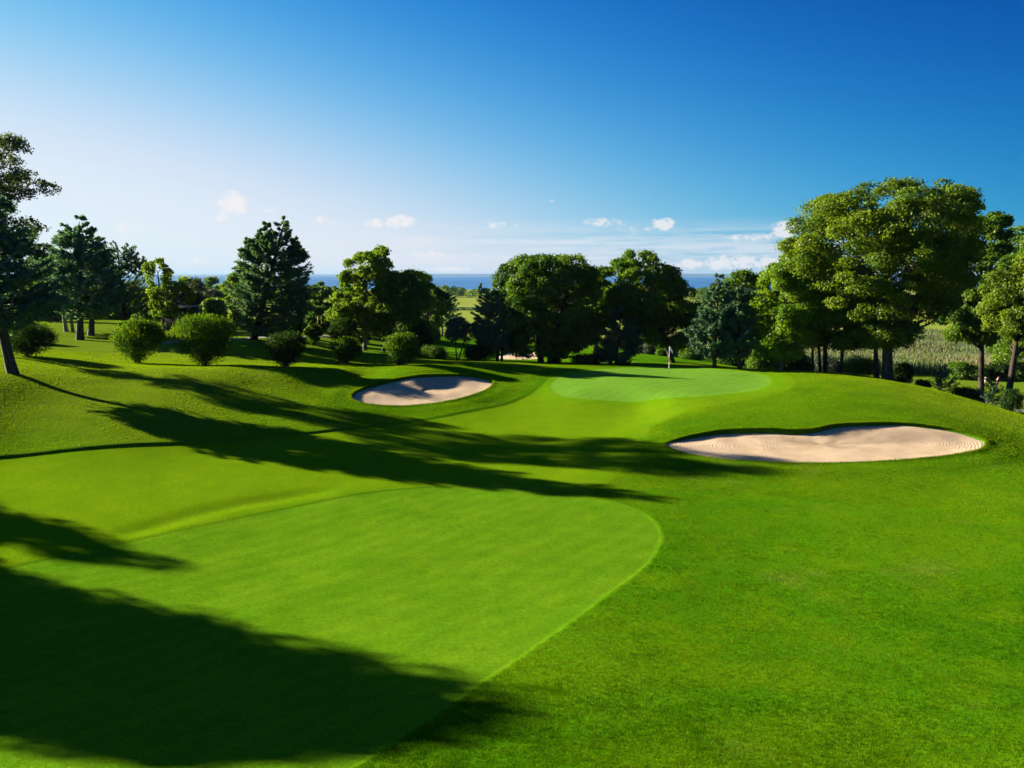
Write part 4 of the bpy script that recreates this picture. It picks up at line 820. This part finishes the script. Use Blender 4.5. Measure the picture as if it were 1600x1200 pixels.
# ------------------------------------------------------------------ shed
def shed():
    m = simple('dark_boards', (.020, .022, .032), .8, .35, 3); Y = 90.0
    a = at(258, 500, Y); b = at(304, 500, Y); w = b[0] - a[0]; x = (a[0] + b[0]) / 2; z = g1(x, Y); H = at(280, 479, Y)[2] - z
    r = empty('wooden_shed', (x, Y, z)); tag(r, 'dark board-clad shed behind the sparse pale tree', 'shed')
    n = 22; mb = MB()
    for i in range(n): mb.box((-w / 2 + (i + .5) * w / n, 0, H * .46), (w / n * .86, .035 + .01 * (i % 2), H * .96))
    mb.box((0, .05, H * .44), (w - .02, .05, H * .92)); mb.box((0, 2.4, H * .44), (w - .02, .05, H * .92))
    mb.box((-w / 2 + .03, 1.22, H * .44), (.05, 2.30, H * .92)); mb.box((w / 2 - .03, 1.22, H * .44), (.05, 2.30, H * .92)); mb.build('wall', m, r)
    rf = MB(); V = np.array([[-w / 2 - .15, -.2, H * .90], [w / 2 + .15, -.2, H * .90], [w / 2 + .15, 2.7, H * .98], [-w / 2 - .15, 2.7, H * .98]]); V2 = V + [0, 0, .09]
    rf.add(np.vstack([V, V2]), [[0, 3, 2, 1], [4, 5, 6, 7], [0, 1, 5, 4], [1, 2, 6, 5], [2, 3, 7, 6], [3, 0, 4, 7]]); rf.build('roof', simple('roof_felt', (.03, .03, .035), .9, .3, 8), r)
shed()

# ------------------------------------------------------------------ path strips
def path_strip(pts, wid, name='path'):
    m = bpy.data.materials.get('path_gravel') or simple('path_gravel', (.12, .11, .10), .95, .2, 3)
    P = smooth_curve([[p[0], p[1]] for p in pts], 10); T_ = np.gradient(P, axis=0); T_ /= np.linalg.norm(T_, axis=1)[:, None]; Nn = np.stack([-T_[:, 1], T_[:, 0]], 1)
    V = []
    for s in np.linspace(-.5, .5, 7):
        q = P + Nn * s * wid; V.append(np.column_stack([q, ground(q[:, 0], q[:, 1]) + .035]))
    k = len(P); V = np.concatenate(V); i = np.arange(6)[:, None] * k + np.arange(k - 1)[None]
    Q = np.stack([i, i + 1, i + k + 1, i + k], -1).reshape(-1, 4)[:, ::-1]
    tag(obj(name, mesh(name, V, Q, m, smooth=True)), kind='structure')
path_strip([hit(250, 537), hit(300, 532), hit(400, 528), hit(475, 526), hit(520, 525)], 1.2)
path_strip([hit(1590, 646) + [0, 3.2, 0], hit(1590, 646) + [3.5, 1.6, 0], hit(1590, 646) + [9, -1, 0]], 1.8)

# ------------------------------------------------------------------ flagstick
def flag():
    p = hit(1045, 583); x, y = p[0], p[1]; z = g1(x, y)
    r = empty('flagstick', (x, y, z)); tag(r, 'white-banded flagstick with small white flag on the putting green', 'flag')
    wm = simple('pole_white', (.75, .75, .75), .4, .03, 5); dm = simple('pole_dark', (.03, .04, .04), .5, .1, 5)
    H = at(1045, 541, y)[2] - z
    zs = np.array([0, .18, .40, .62, 1.0]) * H
    mb = MB(); mb.tube([(0, 0, .0), (0, 0, H)], [.013, .011], 8); mb.build('pole', dm, r, smooth=True)
    for a, b in ((.18, .42), (.58, 1.0)):
        mb = MB(); mb.tube([(0, 0, a * H), (0, 0, (a + b) / 2 * H), (0, 0, b * H)], [.017, .017, .015], 8); mb.build('white_band', wm, r, smooth=True)
    # cloth hanging on a light breeze
    nx, nz = 10, 8; V = []
    for i in range(nx + 1):
        for j in range(nz + 1):
            s = i / nx; t = j / nz; drop = .36 * s * s + .10 * s; h = .32 * (1 - .55 * s)
            V.append((.03 + .24 * s, .05 * sin(s * 7 + t * 1.5) * s + .02 * sin(t * 5), H - .03 - drop - t * h))
    i = np.arange(nx)[:, None] * (nz + 1) + np.arange(nz)[None]; Q = np.stack([i, i + 1, i + nz + 2, i + nz + 1], -1).reshape(-1, 4)
    m, nt, out = new_mat('flag_cloth'); d = N(nt, 'ShaderNodeBsdfDiffuse'); d.inputs[0].default_value = (.62, .64, .68, 1); t = N(nt, 'ShaderNodeBsdfTranslucent'); t.inputs[0].default_value = (.55, .57, .6, 1)
    mx = N(nt, 'ShaderNodeMixShader', inp={0: .4}); nt.links.new(d.outputs[0], mx.inputs[1]); nt.links.new(t.outputs[0], mx.inputs[2]); nt.links.new(mx.outputs[0], out.inputs[0])
    fo = obj('flag', mesh('flag', V, Q, m, smooth=True), r); md = fo.modifiers.new('t', 'SOLIDIFY'); md.thickness = .004
    V = [(cos(a) * .054, sin(a) * .054, .012) for a in np.linspace(0, 2 * pi, 17)[:-1]]; V += [(v[0], v[1], -.1) for v in V]
    mb = MB(); mb.tube([(0, 0, .014), (0, 0, .004)], [.060, .060], 16); mb.build('cup_rim', dm, r)
flag()

# ------------------------------------------------------------------ two golfers
def skin_body(name, verts, edges, radii, mat, parent, sub=1):
    me = bpy.data.meshes.new(name); me.from_pydata(verts, edges, []); o = obj(name, me, parent); me.materials.append(mat)
    md = o.modifiers.new('skin', 'SKIN'); md.use_smooth_shade = True
    if not me.skin_vertices: me.skin_vertices.new()
    for sv, r in zip(me.skin_vertices[0].data, radii): sv.radius = (r, r * .85 if r > .09 else r); sv.use_root = False
    me.skin_vertices[0].data[0].use_root = True
    o.modifiers.new('sub', 'SUBSURF').levels = sub; o.modifiers['sub'].render_levels = sub
    return o
SKIN = simple('skin', (.42, .24, .17), .5, .08, 8)
def golfer(x, y, rz, label, shirt_c, trouser_c, hair_c, arm, lean):
    z = g1(x, y); r = empty('person', (x, y, z), rz); tag(r, label, 'person')
    s = lean; V = {}
    hip = (0, 0, .93); waist = (s * .06, 0, 1.08); chest = (s * .16, 0, 1.32); neck = (s * .22, 0, 1.50); head = (s * .26, 0, 1.63); crown = (s * .27, 0, 1.73)
    J = [hip, waist, chest, neck, head, crown]; E = [(0, 1), (1, 2), (2, 3), (3, 4), (4, 5)]; R = [.135, .125, .15, .055, .092, .075]
    def add(p, par, rad): J.append(p); E.append((par, len(J) - 1)); R.append(rad); return len(J) - 1
    nose = add((s * .26 + .105, 0, 1.63), 4, .018)
    for sd_ in (-1, 1):
        k = add((0 + .05 * sd_, .10 * sd_, .86), 0, .095); k = add((.10 * sd_ + .02, .11 * sd_, .49), k, .06); a_ = add((.10 * sd_ - .06, .11 * sd_, .09), k, .042); add((.10 * sd_ + .10, .12 * sd_, .035), a_, .035)
        q = add((s * .17, .19 * sd_, 1.42), 2, .062); e, h = arm(sd_, s); q = add(e, q, .042); q = add(h, q, .03)
        d = np.array(h) - np.array(e); d /= np.linalg.norm(d); pal = add(tuple(np.array(h) + d * .06), q, .034)
        side = np.cross(d, [0, 0, 1.0]); side /= np.linalg.norm(side) + 1e-9
        for f in range(4):
            b = np.array(J[pal]) + side * (f - 1.5) * .02; fi = add(tuple(b + d * .035), pal, .0085); add(tuple(b + d * (.07 + .006 * (f in (1, 2))) + np.array([0, 0, -.012])), fi, .0075)
        add(tuple(np.array(h) + side * .05 + d * .045), q, .010)
    body = skin_body('body', J, E, R, SKIN, r)
    sh = simple('shirt_' + 'cloth', shirt_c, .8, .08, 10); tr = simple('trouser_' + 'cloth', trouser_c, .85, .1, 10); hr = simple('cap_cloth', hair_c, .8, .1, 10); so_ = simple('shoe', (.5, .5, .5), .6, .1, 10)
    J2 = [waist, chest, (s * .19, 0, 1.455)]; E2 = [(0, 1), (1, 2)]; R2 = [.155, .17, .085]
    J2.append((.01, 0, .95)); E2.append((0, 3)); R2.append(.155)
    for sd_ in (-1, 1):
        e, h = arm(sd_, s); sp = np.array((s * .17, .19 * sd_, 1.42)); J2.append(tuple(sp)); E2.append((1, len(J2) - 1)); R2.append(.078); J2.append(tuple(sp + (np.array(e) - sp) * .8)); E2.append((len(J2) - 2, len(J2) - 1)); R2.append(.062)
    skin_body('shirt', J2, E2, R2, sh, r)
    J3 = [(0, 0, .97), (0, 0, .90)]; E3 = [(0, 1)]; R3 = [.15, .155]
    for sd_ in (-1, 1):
        a0 = len(J3); J3 += [(.05 * sd_, .10 * sd_, .83), (.10 * sd_ + .02, .11 * sd_, .49), (.10 * sd_ - .055, .11 * sd_, .13)]; E3 += [(1, a0), (a0, a0 + 1), (a0 + 1, a0 + 2)]; R3 += [.112, .078, .062]
    skin_body('trousers', J3, E3, R3, tr, r)
    skin_body('cap', [(s * .25 - .02, 0, 1.69), (s * .27, 0, 1.755), (s * .27 + .13, 0, 1.70)], [(0, 1), (0, 2)], [.102, .07, .03], hr, r)
    for sd_ in (-1, 1): skin_body('shoe', [(.10 * sd_ - .08, .11 * sd_, .05), (.10 * sd_ + .12, .12 * sd_, .035)], [(0, 1)], [.05, .045], so_, r)
    return r
p = hit(1535.5, 612)
golfer(p[0], p[1], .2, 'person in a pale pinkish shirt and dark trousers walking beside the black oak trunk', (.62, .52, .60), (.035, .03, .06), (.55, .5, .5), lambda sd, s: ((s * .17 + .08 * sd, .25 * sd, 1.14), (s * .17 + .2 * sd + .08, .22 * sd, .92)), .5)
p = hit(1557, 611)
golfer(p[0], p[1], .1, 'person in dark clothes reaching one arm forward behind the ragged young fir', (.05, .02, .035), (.02, .02, .03), (.10, .04, .05), lambda sd, s: ((s * .17 + .22, .20 * sd, 1.28), (s * .17 + (.48 if sd < 0 else .3), .16 * sd, 1.20 if sd < 0 else 1.05)), .3)

# ------------------------------------------------------------------ grass blades (stuff)
def grass():
    m = leafm('grass_blades', (.014, .060, .0006), (.155, .240, .004), .35, .0)
    rng = np.random.default_rng(5)
    def emit(n, rmin, rmax, a, h0, h1, w0, cond, k, power=1.0):
        r = np.sqrt(rng.uniform(rmin ** 2, rmax ** 2, n)) if power == 1 else rmin * np.exp(rng.uniform(size=n) * math.log(rmax / rmin))
        th = rng.uniform(-a, a, n); x = r * np.sin(th); y = r * np.cos(th)
        ok = cond(x, y); x = x[ok]; y = y[ok]; r = r[ok]
        z = np.repeat(ground(x, y), k)
        x = np.repeat(x, k) + rng.normal(size=len(x) * k) * .03; y = np.repeat(y, k) + rng.normal(size=len(y) * k) * .03; r = np.repeat(r, k)
        return x, y, rng.uniform(h0, h1, len(x)) * (.7 + .6 * (vnoise(x, y, .5, 61) + .5)), w0 * np.clip(r / 22, .8, 2.2), z
    def roughc(x, y): return (sdf(x, y, FAIR_POLY) > .05) & (sdf(x, y, APRON_POLY) > .2 + .25 * (y < 60)) & (sdf(x, y, B_RIGHT) > .04) & (sdf(x, y, B_LEFT) > .04) & (sdf(x, y, GREEN) > 1)
    def fairc_(x, y): return sdf(x, y, FAIR_POLY) < -.06
    parts = [emit(190000, 10.2, 40, .62, .022, .052, .010, roughc, 4, 2), emit(150000, 10.2, 30, .62, .007, .016, .006, fairc_, 4, 2), emit(250000, 34, 76, .62, .026, .05, .011, roughc, 4, 1)]
    # longer fringe on bunker lips and the cut edge
    for B, n in ((B_RIGHT, 15000), (B_LEFT, 12000)):
        i = rng.integers(len(B), size=n); t = rng.uniform(size=(n, 1)); q = B[i, :2] * (1 - t) + B[(i + 1) % len(B), :2] * t; c = B[:, :2].mean(0); o = (q - c) / np.linalg.norm(q - c, axis=1)[:, None]
        q = q + o * (np.abs(rng.normal(size=(n, 1))) * .12 + .0); parts.append((q[:, 0], q[:, 1], rng.uniform(.03, .085, n), np.full(n, .014), ground(q[:, 0], q[:, 1])))
    x, y, h, w, z = [np.concatenate([p_[j] for p_ in parts]) for j in range(5)]
    n = len(x); a = rng.uniform(0, 2 * pi, n); lx = np.cos(a) * h * rng.uniform(.2, .9, n); ly = np.sin(a) * h * rng.uniform(.2, .9, n); b = rng.uniform(0, pi, n)
    cx, sx = np.cos(b) * w / 2, np.sin(b) * w / 2
    V = np.stack([np.stack([x - cx, y - sx, z - .008], -1), np.stack([x + cx, y + sx, z - .008], -1), np.stack([x + lx, y + ly, z + h], -1)], 1).reshape(-1, 3)
    far = sst(np.hypot(x, y), 26, 42); inf = sst(-sdf(x, y, FAIR_POLY), 0, .1); tn = np.clip(.24 + .20 * inf + .36 * far + .34 * far * (sst(-x, 4, 18) + .6 * sst(x, 20, 32)) + .40 * vnoise(x, y, 1.4, 62) + .45 * vnoise(x, y, 6.0, 63) + .30 * vnoise(x, y, .22, 64) + (.17 - .08 * far) * rng.normal(size=n), 0, 1)  # distant blades, most on bank and mound, tinted brighter against their back-lit dimness
    me = mesh('grass', V, np.arange(3 * n).reshape(-1, 3), m, tint=np.repeat(tn, 3), tri=True)
    tag(obj('grass', me), 'short rough grass blades over the mown ground', 'grass', kind='stuff')
grass()

# ------------------------------------------------------------------ sea air
def haze():
    m, nt, out = new_mat('haze_air'); v = N(nt, 'ShaderNodeVolumePrincipled'); v.inputs['Color'].default_value = (.20, .34, .52, 1); v.inputs['Density'].default_value = HAZE_D
    v.inputs['Anisotropy'].default_value = .1; nt.links.new(v.outputs[0], out.inputs['Volume'])
    mb = MB(); mb.box((0, 0, (60 - 40) / 2.0), (94000, 94000, 60 + 40)); o = mb.build('haze', m); tag(o, 'thin pale blue sea air over the whole view', 'haze', kind='stuff')
HAZE_D = 4.0e-5
haze()

# ------------------------------------------------------------------ groups of look-alikes
def groups():
    for o in list(bpy.data.objects):
        if o.parent is not None or 'category' not in o.keys() or 'group' in o.keys(): continue
        n = o.name.split('.')[0]; x, y = o.location.x, o.location.y; g = None
        if n in ('spruce', 'juniper_tree', 'pine_tree', 'fir_tree'): g = 'conifers around the course'
        elif n == 'oak_tree': g = 'oaks of the right-hand grove'
        elif n == 'far_tree': g = 'single far trees near the shore'
        elif n == 'shrub': g = 'clipped shrubs on the rise' if x < -5 else 'low shrubs around the mound and green'
        elif n == 'bush': g = 'wild bushes beyond the green'
        elif n == 'broadleaf_tree': g = 'broadleaf trees behind the course'
        elif n == 'maple_tree': g = 'maples'
        elif n == 'person': g = 'golfers on the right-hand lawn'
        if g: o['group'] = g
groups()
